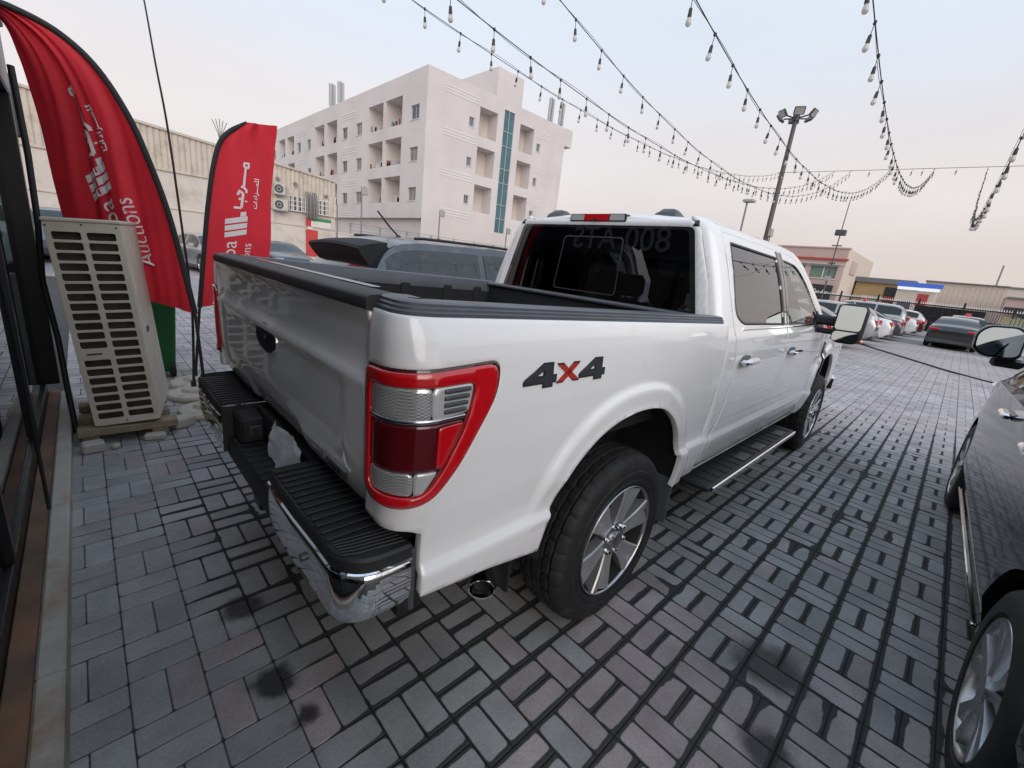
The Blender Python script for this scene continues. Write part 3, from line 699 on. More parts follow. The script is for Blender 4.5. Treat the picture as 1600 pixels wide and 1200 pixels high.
    # ---- roof
    def roofP(U, V):
        U = np.asarray(U, float); V = np.asarray(V, float); q = np.clip(np.abs(V)/.665, 0, 1)
        z = 1.925+.042*(1-q**2.4)-.04*np.clip((1.02-U)/.17, 0, 1)**2-.05*np.clip((U-2.0)/.5, 0, 1.2)**2
        return np.stack([U, V, z], 1)
    rf = panel(roofP, fillet([(.848, -.655), (2.50, -.655), (2.56, 0), (2.50, .655), (.848, .655), (.83, 0)], [.05, .05, 0, .05, .05, 0]), [], .03, .02, False).build('roof', wp, t, 60)
    for s in (-1, 1):
        MB().tube([(.832, s*.670, 1.872), (.85, s*.668, 1.893), (.90, s*.664, 1.908), (1.1, s*.660, 1.914), (1.6, s*.658, 1.915), (2.3, s*.655, 1.900), (2.5, s*.655, 1.86)], .017, 8).build('roof_ditch_moulding', M['black_plastic'], rf, 60)
    for fy in (-.36, .55):
        sec = [(1.55, .060), (1.56, .066), (1.66, .05), (1.80, .028), (1.84, .01)]; g = MB(); rings = []
        for x, h, w in ((1.02, .002, .085), (1.035, .035, .085), (1.07, .060, .075), (1.14, .062, .065), (1.25, .035, .045), (1.34, .002, .015)):
            rings.append([(x, fy-w, 1.92), (x, fy-w*.8, 1.945+h*.75), (x, fy-w*.45, 1.945+h), (x, fy+w*.45, 1.945+h), (x, fy+w*.8, 1.945+h*.75), (x, fy+w, 1.92)])
        g.loft(rings, True, True); g.build('roof_antenna', M['plastic_dark'], rf, 50)
    # third brake light
    hb = empty('high_brake_light', parent=t)
    def hm(name, y0, y1, z0, z1, m, pr): 
        q = fillet([(y0, z0), (y1, z0), (y1-.004, z1), (y0+.004, z1)], .006)
        MB().prism(q, lambda y, z: (.87, y, z), lambda y, z: (.822-pr, y, z)).build(name, m, hb, 30)
    hm('lamp_housing', -.225, .215, 1.893, 1.939, M['gloss_black'], 0); hm('cargo_lamp', .095, .205, 1.899, 1.935, M['lamp_white'], .004); hm('cargo_lamp', -.215, -.105, 1.899, 1.935, M['lamp_white'], .004); hm('brake_lens', -.10, .09, 1.897, 1.937, M['lens_red'], .007)
    MB().cyl((.82, 0, 1.905), (.808, 0, 1.903), .011, n=12).build('camera_lens', M['black_plastic'], hb, 40)
    # ---- windshield, hood, nose
    MB().grid(lambda a, b: (2.53+b*.78-.06*(1-(2*a-1)**2)*0+(.05*(1-(2*a-1)**2)), (2*a-1)*(.66+.12*b), 1.885-b*.55), 12, 6, True).build('windshield', M['clear_glass'], t, 60)
    MB().grid(lambda a, b: (3.2+b*1.42, (2*a-1)*(.92-.04*b), 1.30-.10*b-.25*max(0, b-.85)+.05*(1-(2*a-1)**4)), 20, 12, True).build('hood', wp, t, 60)
    MB().box((4.45, -.90, .55), (4.66, .90, 1.16), .05).build('front_grille', M['plastic_dark'], t, 30)
    MB().box((4.60, -.95, .50), (4.80, .95, .74), .06).build('front_bumper', M['chrome'], t, 30)
    # ---- cabin
    cab_dark = M['cabin']
    B('cabin_floor', (.86, -.88, .55), (3.2, .88, .62), cab_dark); B('dashboard', (2.75, -.80, .70), (3.2, .80, 1.28), cab_dark, .05)
    for x, ys_ in ((2.0, (-.40, .40)), (1.02, (-.45, .0, .45))):
        for y in ys_:
            s_ = MB().box((x, y-.25, .7), (x+.16, y+.25, 1.36), .06); s_.box((x-.0, y-.25, .62), (x+.55, y+.25, .85), .06)
            so_ = s_.build('seat', cab_dark, t, 40)
            h_ = MB().box((x+.02, y-.13, 1.40), (x+.12, y+.13, 1.60), .05); h_.cyl((x+.07, y-.05, 1.3), (x+.07, y-.05, 1.42), .008); h_.cyl((x+.07, y+.05, 1.3), (x+.07, y+.05, 1.42), .008)
            h_.build('headrest', cab_dark, so_, 40)
    sw = MB(); sw.lathe([(0, .19), (.018, .185), (.018, .165), (0, .16), (0, .19)], 28, 'x', (2.62, .40, 1.12)); sw.box((2.63, .22, 1.10), (2.65, .58, 1.14)); sw.build('steering_wheel', cab_dark, t, 50)
    B('headliner', (1.0, -.62, 1.87), (2.5, .62, 1.885), cab_dark)
    # ---- rear bumper
    bumper(t)
    # ---- decal
    for sg in (-1, 1): decal(t, sg)
    # ---- running gear
    for x in (0, 3.694):
        for sg in (-1, 1): wheel(t, (x, sg*1.0, .412), sg)
        MB().cyl((x, -.8, .40), (x, .8, .40), .05).build('axle', M['dark'], t, 40)
    B('chassis_frame', (-1.0, -.55, .36), (4.3, -.40, .60), M['under']); B('chassis_frame', (-1.0, .40, .36), (4.3, .55, .60), M['under'])
    B('underbody', (-1.02, -.80, .60), (3.2, .80, .66), M['under'])
    B('rear_shade_box', (-.99, -.78, .40), (-.90, .78, .62), M['under']); B('tank_shade_box', (.45, .05, .30), (2.5, .56, .60), M['under'], .04); B('gearbox_shade_box', (1.6, -.35, .30), (3.3, .04, .62), M['under'], .05); B('floor_shade_box', (.55, -.86, .50), (3.1, .86, .54), M['under'])  # unseen boxes added to block light and deepen the shade under the truck
    for s_ in (-1, 1): B('leaf_spring', (-.8, s_*.55, .36), (.7, s_*.62, .44), M['under'])
    MB().lathe([(-.1, .12), (-.12, .2), (0, .28), (.12, .2), (.1, .12)], 20, 'y', (0, 0, .40)).build('differential', M['under'], t, 40)
    MB().lathe([(-.12, .19), (-.13, .30), (-.08, .37), (.08, .37), (.13, .30), (.12, .19)], 32, 'z', (-.72, 0, .52)).build('spare_tyre', M['rubber'], t, 40)
    ex = MB(); ex.tube([(.3, -.62, .44), (-.3, -.63, .44), (-.48, -.66, .42), (-.58, -.74, .40), (-.65, -.82, .385)], .034, 14, False)
    exo = ex.build('exhaust_pipe', M['exhaust'], t, 60)
    MB().lathe([(0, .034), (.0, .050), (.10, .054), (.106, .051), (.104, .046), (.05, .044), (.0, .044)], 28, 'z').xf(Matrix.Translation((-.60, -.762, .398)) @ Vector((-.66, -.74, -.17)).to_track_quat('Z', 'Y').to_matrix().to_4x4()).build('exhaust_tip', M['chrome'], exo, 50)
    for sg in (-1, 1):
        MB().box((.505, sg*.76, .30), (.515, sg*.985, .60), .002).build('mud_flap', M['rail_plastic'], t, 0)
        MB().box((-.60, sg*.66, .37), (-.585, sg*.90, .63), .003).build('mud_flap', M['under'], t, 0)
def bumper(t):
    bp = empty('rear_bumper', parent=t)
    for sg in (-1, 1):
        path = [(-1.243, .35), (-1.25, .45), (-1.25, .60), (-1.246, .76)]+[(-1.142-.104*math.cos(a), .855+.104*math.sin(a)) for a in [R(k) for k in range(0, 91, 10)]]+[(-1.06, .962)]
        n = len(path); nr = []
        for i in range(n):
            a, b = Vector(path[max(0, i-1)]), Vector(path[min(n-1, i+1)]); d = (b-a).normalized(); nr.append(Vector((-d.y, d.x)))
        def ring(prof): 
            out = []
            for (x, y), nn in zip(path, nr): out.append([(x+nn.x*o, -sg*-1*(y+nn.y*o) if sg > 0 else -(y+nn.y*o), z) for o, z in prof])
            return out
        low = lambda y: 0
        c = ring([(-.035, .582), (-.016, .588), (-.008, .598), (-.004, .615), (-.0015, .64), (0, .665), (.0005, .69), (0, .715), (-.0015, .74), (-.004, .757), (-.010, .766), (-.018, .769)])
        # lower edge rises toward the corner
        c2 = []
        for k, r in enumerate(c):
            f = k/(len(c)-1); c2.append([(x, y, .768-(.768-z)*(1-.22*f)) for x, y, z in r])
        co = MB().loft(c2 if sg < 0 else [r[::-1] for r in c2], False).build('chrome_end', M['chrome'], bp, 60)
        e = ring([(-.016, .764), (.001, .769), (.002, .773), (-.004, .776)]); MB().loft(e if sg < 0 else [r[::-1] for r in e], False).build('chrome_lip', M['chrome'], co, 60)
        pad = ring([(-.012, .771), (-.003, .778), (-.003, .808), (-.010, .816), (-.030, .818)])
        po = MB().loft(pad if sg < 0 else [r[::-1] for r in pad], False)
        top = [p[-1] for p in pad]; k = len(top); inner = [(-1.02, -.93 if sg < 0 else .93, .818), (-1.02, -.35 if sg < 0 else .35, .818)]
        po.add(top+inner, [tuple(range(k+2))[::-1] if sg < 0 else tuple(range(k+2))])
        po.box((-1.24, sg*.345, .60), (-1.05, sg*.352, .815)); pd = po.build('step_pad', M['black_plastic'], bp, 40)
        for q in range(13):
            y = .38+q*.036
            MB().box((-1.235, sg*y, .8183), (-1.06, sg*(y+.016), .8245), .0025).build('tread_rib', M['black_plastic'], pd, 30)
        for q in range(6): MB().tube([(-1.225+.0*q, sg*(.84+q*.012), .8195), (-1.19, sg*(.845+q*.014), .8195), (-1.07, sg*(.86+q*.015), .8195)], .003, 6).build('tread_rib', M['black_plastic'], pd, 60)
        MB().cyl((-1.246, sg*.70, .70), (-1.216, sg*.70, .70), .018, n=20).build('parking_sensor', M['satin'], co, 40)
        MB().cyl((-1.216, sg*.70, .70), (-1.258, sg*.70, .70), .012, n=20).build('sensor_face', M['plastic_dark'], co, 40)
        # end cap closing the corner against the bed
        MB().box((-1.062, sg*.90, .60), (-1.045, sg*.962, .80), .004).build('end_bracket', M['plastic_dark'], bp, 30)
    q = MB(); q.box((-1.225, -.344, .575), (-1.09, .344, .675), .015); q.box((-1.10, -.344, .60), (-1.04, .344, .815), .01); q.build('centre_step', M['black_plastic'], bp, 30)
    for s_ in range(10): MB().box((-1.215, -.28+s_*.06, .6755), (-1.11, -.255+s_*.06, .680), .002).build('tread_rib', M['black_plastic'], bp, 30)
    MB().box((-1.20, .20, .68), (-1.102, .344, .80), .012).build('socket_block', M['black_plastic'], bp, 30)
    sk = MB().box((-1.17, .188, .715), (-1.12, .199, .765), .004).build('trailer_socket', M['plastic_dark'], bp, 30)
    MB().cyl((-1.145, .187, .74), (-1.145, .18, .74), .016, n=16).build('socket_cap', M['black_plastic'], sk, 40)
    MB().box((-1.20, -.05, .48), (-1.0, .05, .57), .008).build('tow_hitch', M['black_metal'], bp, 30)
    # white paper covering the plate
    random.seed(3); nz = [[random.uniform(-.004, .004) for _ in range(12)] for _ in range(12)]
    MB().grid(lambda a, b: (-1.116-.03*(1-b)+nz[int(a*11)][int(b*11)]+.008*math.sin(a*9+b*4), -.30+a*.32+nz[int(b*11)][int(a*11)]*.8, .69+b*.155+nz[int(a*11)][int(b*5)]*.6), 11, 11).build('plate_cover', M['paper'], bp, 180)
    MB().box((-1.108, -.26, .69), (-1.102, .26, .81), .002).build('number_plate_holder', M['black_plastic'], bp, 30)
def decal(t, sg):
    P = bedP if sg < 0 else mir(bedP)
    four = [[(0, .2), (0, .42), (.55, 1), (.62, 1), (.62, .76), (.28, .42), (.28, .2)], [(.62, 0), (.88, 0), (.88, 1), (.62, 1)], [(.28, .2), (.62, .2), (.62, .42), (.28, .42)], [(.88, .2), (1.0, .2), (1.0, .42), (.88, .42)]]
    ex = [[(0, 0), (.3, 0), (1, 1), (.7, 1)], [(.7, 0), (1, 0), (.3, 1), (0, 1)]]
    de = empty('four_wheel_drive_decal', parent=t)
    def glyph(name, polys, x0, w, z0, h, m, off, grow):
        g = MB()
        for q in polys:
            cx = sum(a for a, _ in q)/len(q); cz = sum(b for _, b in q)/len(q)
            pts = np.array([(x0+a*w+np.sign(a-cx)*grow if sg < 0 else -(-x0-a*w)+np.sign(a-cx)*grow, z0+b*h+np.sign(b-cz)*grow) for a, b in q])
            if sg > 0: pts[:, 0] = -1.105-pts[:, 0]
            e = 1e-3; pp = P(pts[:, 0], pts[:, 1]); nrm = np.array([0, sg, 0])
            lo = [tuple(p+nrm*.0005) for p in pp]; hi = [tuple(p+nrm*off) for p in pp]
            n = len(lo); f = [tuple(range(n)), tuple(range(2*n-1, n-1, -1))]+[(i, (i+1) % n, n+(i+1) % n, n+i) for i in range(n)]
            g.add(lo+hi, f)
        g.build(name, m, de, 0)
    for nm, polys, x0, w, mt in (('numeral_four', four, -.742, .135, 'decal_dark'), ('letter_x', ex, -.597, .105, 'decal_red'), ('numeral_four', four, -.484, .135, 'decal_dark')):
        hh = .066 if nm != 'letter_x' else .052; zz0 = 1.222 if nm != 'letter_x' else 1.230
        glyph('decal_outline', polys, x0, w, zz0, hh, M['black_plastic'], .003, .0055)
        glyph(nm, polys, x0, w, zz0, hh, M[mt], .0045, 0)
def wheel(t, c, sg):
    w = empty('wheel', c, parent=t); o = -1 if sg < 0 else 1       # outboard is o*y
    def fixm(mb): return mb if sg < 0 else mb.flipy()
    n = 192
    prof = [(.03, .262), (.008, .272), (.002, .282), (-.001, .292), (.002, .294), (.002, .312), (-.002, .315), (-.003, .335), (.0005, .338), (.002, .356), (.008, .372), (.012, .385), (.020, .394), (.034, .404), (.052, .409), (.056, .398), (.063, .398), (.067, .411), (.092, .4115), (.096, .399), (.104, .399), (.108, .412), (.146, .412), (.150, .399), (.158, .399), (.162, .4115), (.187, .411), (.191, .398), (.198, .398), (.202, .409), (.222, .402), (.24, .385), (.25, .345), (.245, .285), (.225, .262)]
    g = MB(); rings = []
    for k in range(n):
        a = 2*math.pi*k/n; r_ = []
        for i, (h, r) in enumerate(prof):
            rr = r
            if 10 <= i <= 14 or 29 <= i <= 31: rr = r-(.007 if k % 6 == 0 else 0)
            elif 17 <= i <= 18 or 25 <= i <= 26: rr = r-(.010 if (k+3) % 6 == 0 else 0)
            elif 21 <= i <= 22: rr = r-(.009 if (k+1) % 8 == 0 else 0)
            sk = (h-.12)*.25
            r_.append((rr*math.cos(a+sk*.3), h, rr*math.sin(a+sk*.3)))
        rings.append(r_)
    rings.append(rings[0]); g.loft([r[::-1] for r in rings], False); fixm(g).build('tyre', M['rubber'], w, 28)
    g = MB(); g.lathe([(.02, .2575), (.012, .2575), (.003, .260), (.0, .264), (.006, .268), (.03, .264)], 64); fixm(g).build('rim', M['alloy'], w, 50)
    g = MB(); g.lathe([(.22, .257), (.10, .238), (.045, .245), (.021, .2572)], 64); fixm(g).build('barrel', M['under'], w, 50)
    g = MB(); g.lathe([(.10, .02), (.10, .236)], 48); g.lathe([(.075, .06), (.075, .17), (.09, .17)], 40); fixm(g).build('brake_disc', M['under'], w, 50)
    for k in range(6):
        a = 2*math.pi*(k+.25)/6
        Rm = Matrix.Rotation(-a, 4, 'Y')
        g = MB()
        # spoke: (r, half width, face depth)
        st = [(.045, .038, .024), (.09, .038, .020), (.13, .042, .016), (.17, .051, .011), (.21, .062, .007), (.25, .072, .004)]
        rings = [[(r, d+.05, -h*.9), (r, d+.006, -h), (r, d, -h+.006), (r, d+.003, -h*.45), (r, d+.013*min(1, max(0, (r-.08)/.06)), 0), (r, d+.003, h*.45), (r, d, h-.006), (r, d+.006, h), (r, d+.05, h*.9)] for r, h, d in st]
        g.loft(rings, False); g.add(rings[0], [tuple(range(9))[::-1]])
        g.xf(Rm); so = fixm(g).build('spoke', M['spoke'], w, 30)
        g = MB(); b = 2*math.pi*(k+.75)/6; x, z = .067*math.cos(b), .067*math.sin(b)
        g.cyl((x, .04, z), (x, .005, z), .0125, .0115, 6); g.cyl((x, .005, z), (x, .001, z), .0115, .007, 6); fixm(g).build('lug_nut', M['chrome'], w, 30)
    g = MB(); g.lathe([(.05, .085), (.02, .082), (.016, .05), (.016, .04)], 36); g.lathe([(.02, .042), (.002, .038), (-.001, .03), (-.001, 0.001)], 30); fixm(g).build('hub_cap', M['alloy'], w, 40)
M['badge_blue'] = mat('dark_blue_badge', (.010, .013, .022), .5, var=.1, spec=.2)
M['spoke'] = mat('machined_spoke', (.48, .485, .495), .36, .7, var=.1, vs=12, rvar=.06)
M['gloss_black'] = mat('gloss_black', (.012, .013, .013), .08, var=0, coat=.6)
M['tint_side'] = glass('side_privacy_glass', (.10, .11, .11), 1, 0, 2.3)
M['mirror_glass'] = mat('mirror_glass', (.50, .55, .56), .02, 1, var=0)
M['slider'] = mat('slider_trim', (.06, .06, .065), .3, .5, var=0)
M['lamp_white'] = mat('clear_lamp', (.6, .6, .62), .15, .3, var=.05, coat=1)
M['cabin'] = mat('cabin_trim', (.022, .022, .025), .7, var=.15)
M['under'] = mat('underbody_black', (.010, .010, .010), .85, var=.2)
M['exhaust'] = mat('exhaust_steel', (.22, .2, .18), .4, .8, var=.2, vs=10)
M['paper'] = mat('white_plate_paper', (.80, .82, .86), .6, var=.12, vs=9)
M['decal_dark'] = mat('decal_grey', (.055, .06, .07), .35, .3, var=.2, vs=30)
M['decal_red'] = mat('decal_red', (.42, .035, .025), .35, 0, var=.1)
truck()
# ================================================================== things beside the office
def air_conditioner():
    t = empty('outdoor_ac_unit', (-1.675, 2.23, .135), label='tall cream outdoor air-conditioning unit with louvred coil side, standing on boards', cat='air conditioner')
    t.rotation_euler = (0, R(-4.0), R(-10))
    Wd, D, H = .365, .74, 1.375
    holes = []
    for c0, c1, skip in ((.026, .166, (12,)), (.190, .335, ())):
        for k in range(20):
            if k in skip: continue
            z1 = H-.055-k*.0645
            holes.append(fillet([(c0, z1), (c0, z1-.051), (c1, z1-.051), (c1, z1)], .012, 3))
    P = lambda U, V: np.stack([np.asarray(U, float), 0*np.asarray(U, float), np.asarray(V, float)], 1)
    panel(P, fillet([(0, 0), (Wd, 0), (Wd, H), (0, H)], .02), holes, .0075, .014, False, rnd=.0015).build('coil_guard', M['cream'], t, 40)
    b = MB(); b.box((.012, .055, .01), (Wd-.012, .07, H-.01)); b.build('coil', M['coil'], t, 0)
    b = MB(); b.box((0, .0145, 0), (.012, D, H)); b.box((.012, .07, 0), (Wd-.012, D-.02, .012)); b.build('case', M['cream'], t, 0)
    MB().box((Wd-.012, .0145, 0), (Wd, .10, H), .003).build('corner_panel', M['cream'], t, 30)
    sp = MB().box((Wd-.014, .104, 0), (Wd+.004, D, H*.56), .004).build('service_panel', M['cream'], t, 30)
    MB().box((Wd+.002, .20, .62), (Wd+.009, .30, .66), .003).build('panel_grip', M['coil'], sp, 30)
    MB().box((Wd-.014, .104, H*.56+.004), (Wd+.004, D, H), .004).build('upper_panel', M['cream'], t, 30)
    MB().box((-.008, -.008, H+.001), (Wd+.010, D+.008, H+.028), .008).build('top_lid', M['cream'], t, 30)
    MB().box((.05, -.006, H-.055-12*.0645-.028), (.13, .004, H-.055-12*.0645-.018), .003).build('label_plate', M['coil'], t, 30)
    for x, z in ((.012, H-.02), (Wd-.02, H-.02), (.178, H-.01), (.178, .02)): MB().cyl((x, .001, z), (x, -.004, z), .006, n=8).build('screw', M['plastic_dark'], t, 30)
M['coil'] = mat('ac_coil_fins', (.075, .062, .048), .7, .2, var=.35, vs=14, bump=.6, bs=160)
air_conditioner()
def left_clutter():
    t = empty('timber_platform', (-1.5, 2.4, 0), label='rough timber boards under the cream air-conditioning unit', cat='pallet')
    for y0, y1, x0, x1 in ((-.21, -.10, -.27, .29), (.06, .17, -.26, .27), (.36, .47, -.26, .28)):
        MB().box((x0, y0, .075), (x1, y1, .128), .004).build('board', M['wood'], t, 30)
    for x in (-.2, .18): MB().box((x-.05, -.2, .0), (x+.04, .46, .074), .004).build('bearer', M['wood'], t, 30)
    def blk(x, y, w, d, h, rz, lab, nm='concrete_block'):
        o = MB().box((-w/2, -d/2, 0), (w/2, d/2, h), .012).build(nm, M['conc'], None, 30); o.location = (x, y, 0); o.rotation_euler = (0, 0, rz); tag(o, lab, 'concrete block' if nm != 'stone' else 'stone', 'rubble by the air conditioner')
    blk(-1.70, 2.10, .12, .09, .075, .1, 'small grey concrete block beside the kerb, left of the timber boards')
    blk(-1.17, 2.36, .16, .11, .085, .5, 'pale concrete block at the right corner of the timber boards')
    blk(-1.36, 2.16, .13, .07, .05, -.2, 'flat concrete piece wedged under the front board')
    blk(-1.585, 2.09, .05, .045, .04, .6, 'fist-sized brown stone lying in front of the boards', 'stone')
    blk(-1.58, 1.97, .022, .02, .018, .2, 'tiny dark pebble on the pavers before the air conditioner', 'stone')
    # cables behind the unit
    o = MB().tube([(-1.80, 2.6, 2.4), (-1.79, 2.58, 1.9), (-1.80, 2.62, 1.5), (-1.83, 2.7, 1.1), (-1.80, 2.62, .7), (-1.79, 2.5, .3), (-1.78, 2.45, .03)], .017, 8).build('refrigerant_pipe', M['black_plastic'], None, 60)
    tag(o, 'black insulated pipe running down behind the air conditioner', 'pipe')
    o = MB().tube([(-1.865, .2, 2.9), (-1.862, .55, 2.2), (-1.866, .95, 1.4), (-1.862, 1.05, .8), (-1.87, 1.12, .12)], .008, 6).build('hanging_cable', M['black_plastic'], None, 60)
    tag(o, 'thin black cable hanging down the office glass', 'cable')
    # wall box behind the corner post
    o = MB().box((-2.03, 4.05, 2.15), (-1.86, 4.15, 2.62), .01).build('sign_back', M['grey_board'], None, 30); tag(o, 'plain grey board hung beyond the black office corner post', 'board')
    o.rotation_euler = (0, 0, 0)
    MB().tube([(-1.9, 4.1, 2.6), (-1.9, 4.1, 3.5), (-1.95, 3.6, 3.6)], .01, 6).build('hanger', M['black_metal'], o, 60)
    # green bin
    b = empty('wheelie_bin', (-1.21, 4.15, 0), label='green plastic wheelie bin behind the air conditioner', cat='bin')
    rings = []
    for z, w, d in ((.06, .19, .23), (.10, .205, .25), (.8, .25, .30), (.92, .26, .31), (.935, .275, .325), (.96, .275, .325)):
        rings.append([(x, y, z) for x, y in fillet([(-w, -d), (w, -d), (w, d), (-w, d)], .05, 4)])
    MB().loft(rings, True, True).build('body', M['bin_green'], b, 40)
    rings = [[(x, y, z) for x, y in fillet([(-w, -d), (w, -d), (w, d), (-w, d)], .05, 4)] for z, w, d in ((.962, .28, .335), (.985, .275, .33), (1.01, .22, .27))]
    MB().loft(rings, True, True).build('lid', M['bin_green'], b, 40)
    for s in (-1, 1):
        MB().cyl((s*.20, -.20, .085), (s*.155, -.20, .085), .085, n=20).build('wheel', M['rubber'], b, 40)
    MB().tube([(-.2, .34, .93), (0, .36, .95), (.2, .34, .93)], .014, 8).build('handle', M['bin_green'], b, 60)
M['grey_board'] = mat('grey_board', (.16, .17, .18), .6, var=.1)
left_clutter()
# ------------------------------------------------------------------ feather flags
def crom(P, t):
    n = len(P)-1; x = min(max(t, 0), 1)*n; i = min(int(x), n-1); f = x-i
    a, b, c, d = [Vector(P[min(max(k, 0), n)]) for k in (i-1, i, i+1, i+2)]
    return .5*((2*b)+(c-a)*f+(2*a-5*b+4*c-d)*f*f+(3*b-a-3*c+d)*f**3)
F1R = [(-0.967,2.72,0.868),(-1.014,2.75,1.235),(-1.078,2.8,1.676),(-1.159,2.86,2.038),(-1.247,2.92,2.331),(-1.389,3.0,2.613),(-1.564,3.08,2.783),(-1.78,3.15,2.864),(-1.95,3.2,2.885)]
F1L = [(-1.55,3.3,1.0),(-1.61,3.32,1.197),(-1.675,3.34,1.441),(-1.707,3.34,1.769),(-1.729,3.33,2.166),(-1.756,3.3,2.426),(-1.783,3.26,2.609),(-1.83,3.24,2.78),(-1.955,3.21,2.875)]
F2L = [(-0.807,3.55,0.806),(-0.74,3.55,1.315),(-0.671,3.55,1.804),(-0.592,3.55,2.222),(-0.5,3.55,2.452),(-0.303,3.55,2.628)]
F2R = [(-0.30,3.62,0.90),(-0.117,3.66,1.362),(-0.079,3.66,1.84),(-0.043,3.64,2.262),(-0.028,3.61,2.509),(-0.021,3.58,2.674)]
def flag(label, pole, free, base, fold, ups, lay):
    t = empty('feather_flag', (base[0], base[1], 0), label=label, cat='flag', group='red feather flags on round bases')
    O = Vector((base[0], base[1], 0))
    # arc length along the middle
    N_ = 60; mids = [(crom(pole, i/N_)+crom(free, i/N_))/2 for i in range(N_+1)]; Ls = [0]
    for i in range(N_): Ls.append(Ls[-1]+(mids[i+1]-mids[i]).length)
    def v_of(l): return float(np.interp(l, Ls, np.linspace(0, 1, N_+1)))
    def Sf(u, v):
        a, b = crom(pole, v), crom(free, v); p = a.lerp(b, u)
        n = Vector(((b-a).y, -(b-a).x, 0)); n = n.normalized() if n.length > 1e-6 else Vector((0, -1, 0))
        if n.y > 0: n = -n
        return p+n*fold(u, v)-O, n
    nu, nv = 46, 90
    vs = [Sf(i/nu, j/nv)[0] for j in range(nv+1) for i in range(nu+1)]
    fs = [(j*(nu+1)+i, j*(nu+1)+i+1, (j+1)*(nu+1)+i+1, (j+1)*(nu+1)+i) for j in range(nv) for i in range(nu)]
    MB().add(vs, fs).build('banner', M['red_cloth'], t, 180)
    # dark sleeve around the pole edge
    sl = [crom(pole, i/50)-O for i in range(51)]
    MB().tube(sl, [.021]*45+[.019, .017, .015, .013, .011, .009], 8).build('pole_sleeve', M['black_cloth'], t, 60)
    p0 = Vector(pole[0])-O
    MB().tube([(0, 0, .09), p0*.45+Vector((0, 0, .05)), p0, sl[3]], .0125, 8).build('pole', M['black_metal'], t, 60)
    flag_base(t, (0, 0))
    # prints
    def put(me_v, me_f, l0, u0, sc, name, par):
        out = []
        for x, y in me_v:
            v = v_of(l0+x*sc); w = (crom(free, v)-crom(pole, v)).length+1e-6
            p, n = Sf(u0+ups*y*sc/w, v); out.append(p+n*.003)
        return MB().add(out, me_f).build(name, M['white_print'], par, 0)
    def txt(s, l1, u0, size, shear=0):
        me = text_mesh(s, size, 0, shear, 'RIGHT')
        vv = [(v.co.x, v.co.y) for v in me.vertices]; ff = [tuple(p.vertices) for p in me.polygons]; bpy.data.meshes.remove(me)
        put(vv, ff, l1, u0, 1, 'lettering', t)
    def strokes(lines, l0, u0, sc, w, name):
        vv, ff = [], []
        for ln in lines:
            pts = []
            for a, b in zip(ln[:-1], ln[1:]):
                k = max(1, int(math.dist(a, b)/.35)); pts += [(a[0]+(b[0]-a[0])*q/k, a[1]+(b[1]-a[1])*q/k) for q in range(k)]
            pts.append(ln[-1]); o = len(vv)
            for i, p in enumerate(pts):
                a, b = pts[max(0, i-1)], pts[min(len(pts)-1, i+1)]; d = Vector((b[0]-a[0], b[1]-a[1])).normalized(); n = Vector((-d.y, d.x))*w
                vv += [(p[0]+n.x, p[1]+n.y), (p[0]-n.x, p[1]-n.y)]
            ff += [(o+2*i, o+2*i+1, o+2*i+3, o+2*i+2) for i in range(len(pts)-1)]
        put(vv, ff, l0, u0, sc, name, t)
    lay(txt, strokes, put, t)
    return t
def flag_base(t, c):
    b = MB(); b.lathe([(0, .001), (0, .205), (.03, .215), (.052, .205), (.06, .18), (.066, .105), (.095, .09), (.105, .06), (.107, .001)], 40, 'z', (c[0], c[1], 0))
    b.build('base', M['flag_base'], t, 40)
    MB().cyl((c[0], c[1], .10), (c[0], c[1], .16), .022, n=12).build('pole_socket', M['black_plastic'], t, 40)
M['flag_base'] = mat('cast_flag_base', (.47, .43, .36), .8, var=.15, vs=8, bump=.2, bs=50, col2=(.33, .29, .24), c2s=6)
ARAB1 = [[(0, 0), (0, 1.5)], [(0, 0), (1.9, 0), (1.9, .7)], [(1.9, 0), (3.0, 0), (3.7, .75), (2.7, .95)], [(4.5, .55), (4.4, 0), (3.8, -.55), (3.3, -.6)], [(4.45, .05), (8.6, .05)],
         [(8.6, .05), (8.6, -.55), (9.5, -.55), (9.5, .45), (8.9, .45), (8.6, .05)], [(1.35, -.7), (1.65, -.7)]]
ARAB2 = [[(0, .9), (0, 0), (1.5, 0), (1.5, .6)], [(2.0, 0), (2.0, 1.3)], [(2.6, 0), (3.2, .1), (3.0, .8)], [(3.8, 0), (3.8, 1.3)], [(4.7, .3), (4.5, -.4), (4.1, -.5)], [(4.7, .1), (7.2, .1), (7.4, .6), (7.9, .5), (7.8, .05), (7.3, .05)], [(7.9, .05), (8.6, .05), (8.6, 1.4)], [(8.6, .05), (9.3, .05), (9.3, 1.4)], [(4.6, .75), (4.8, .75)], [(.6, .9), (.8, .9)]]
LOGO = [[(0, 0), (.34, 0), (.05, 1.35), (-.29, 1.35)], [(.44, 0), (.78, 0), (.49, 1.35), (.15, 1.35)], [(.88, 0), (1.22, 0), (.93, 1.35), (.59, 1.35)], [(1.22, .1), (1.52, .1), (1.45, .42), (1.15, .42)]]
def logo_mesh(k=1.):
    v, f = [], []
    for q in LOGO:
        n = 6; o = len(v)
        for i in range(n+1):
            a = [q[0][c]+(q[3][c]-q[0][c])*i/n for c in (0, 1)]; b = [q[1][c]+(q[2][c]-q[1][c])*i/n for c in (0, 1)]
            v += [tuple(a), tuple(b)]
        f += [(o+2*i, o+2*i+1, o+2*i+3, o+2*i+2) for i in range(n)]
    return v, f
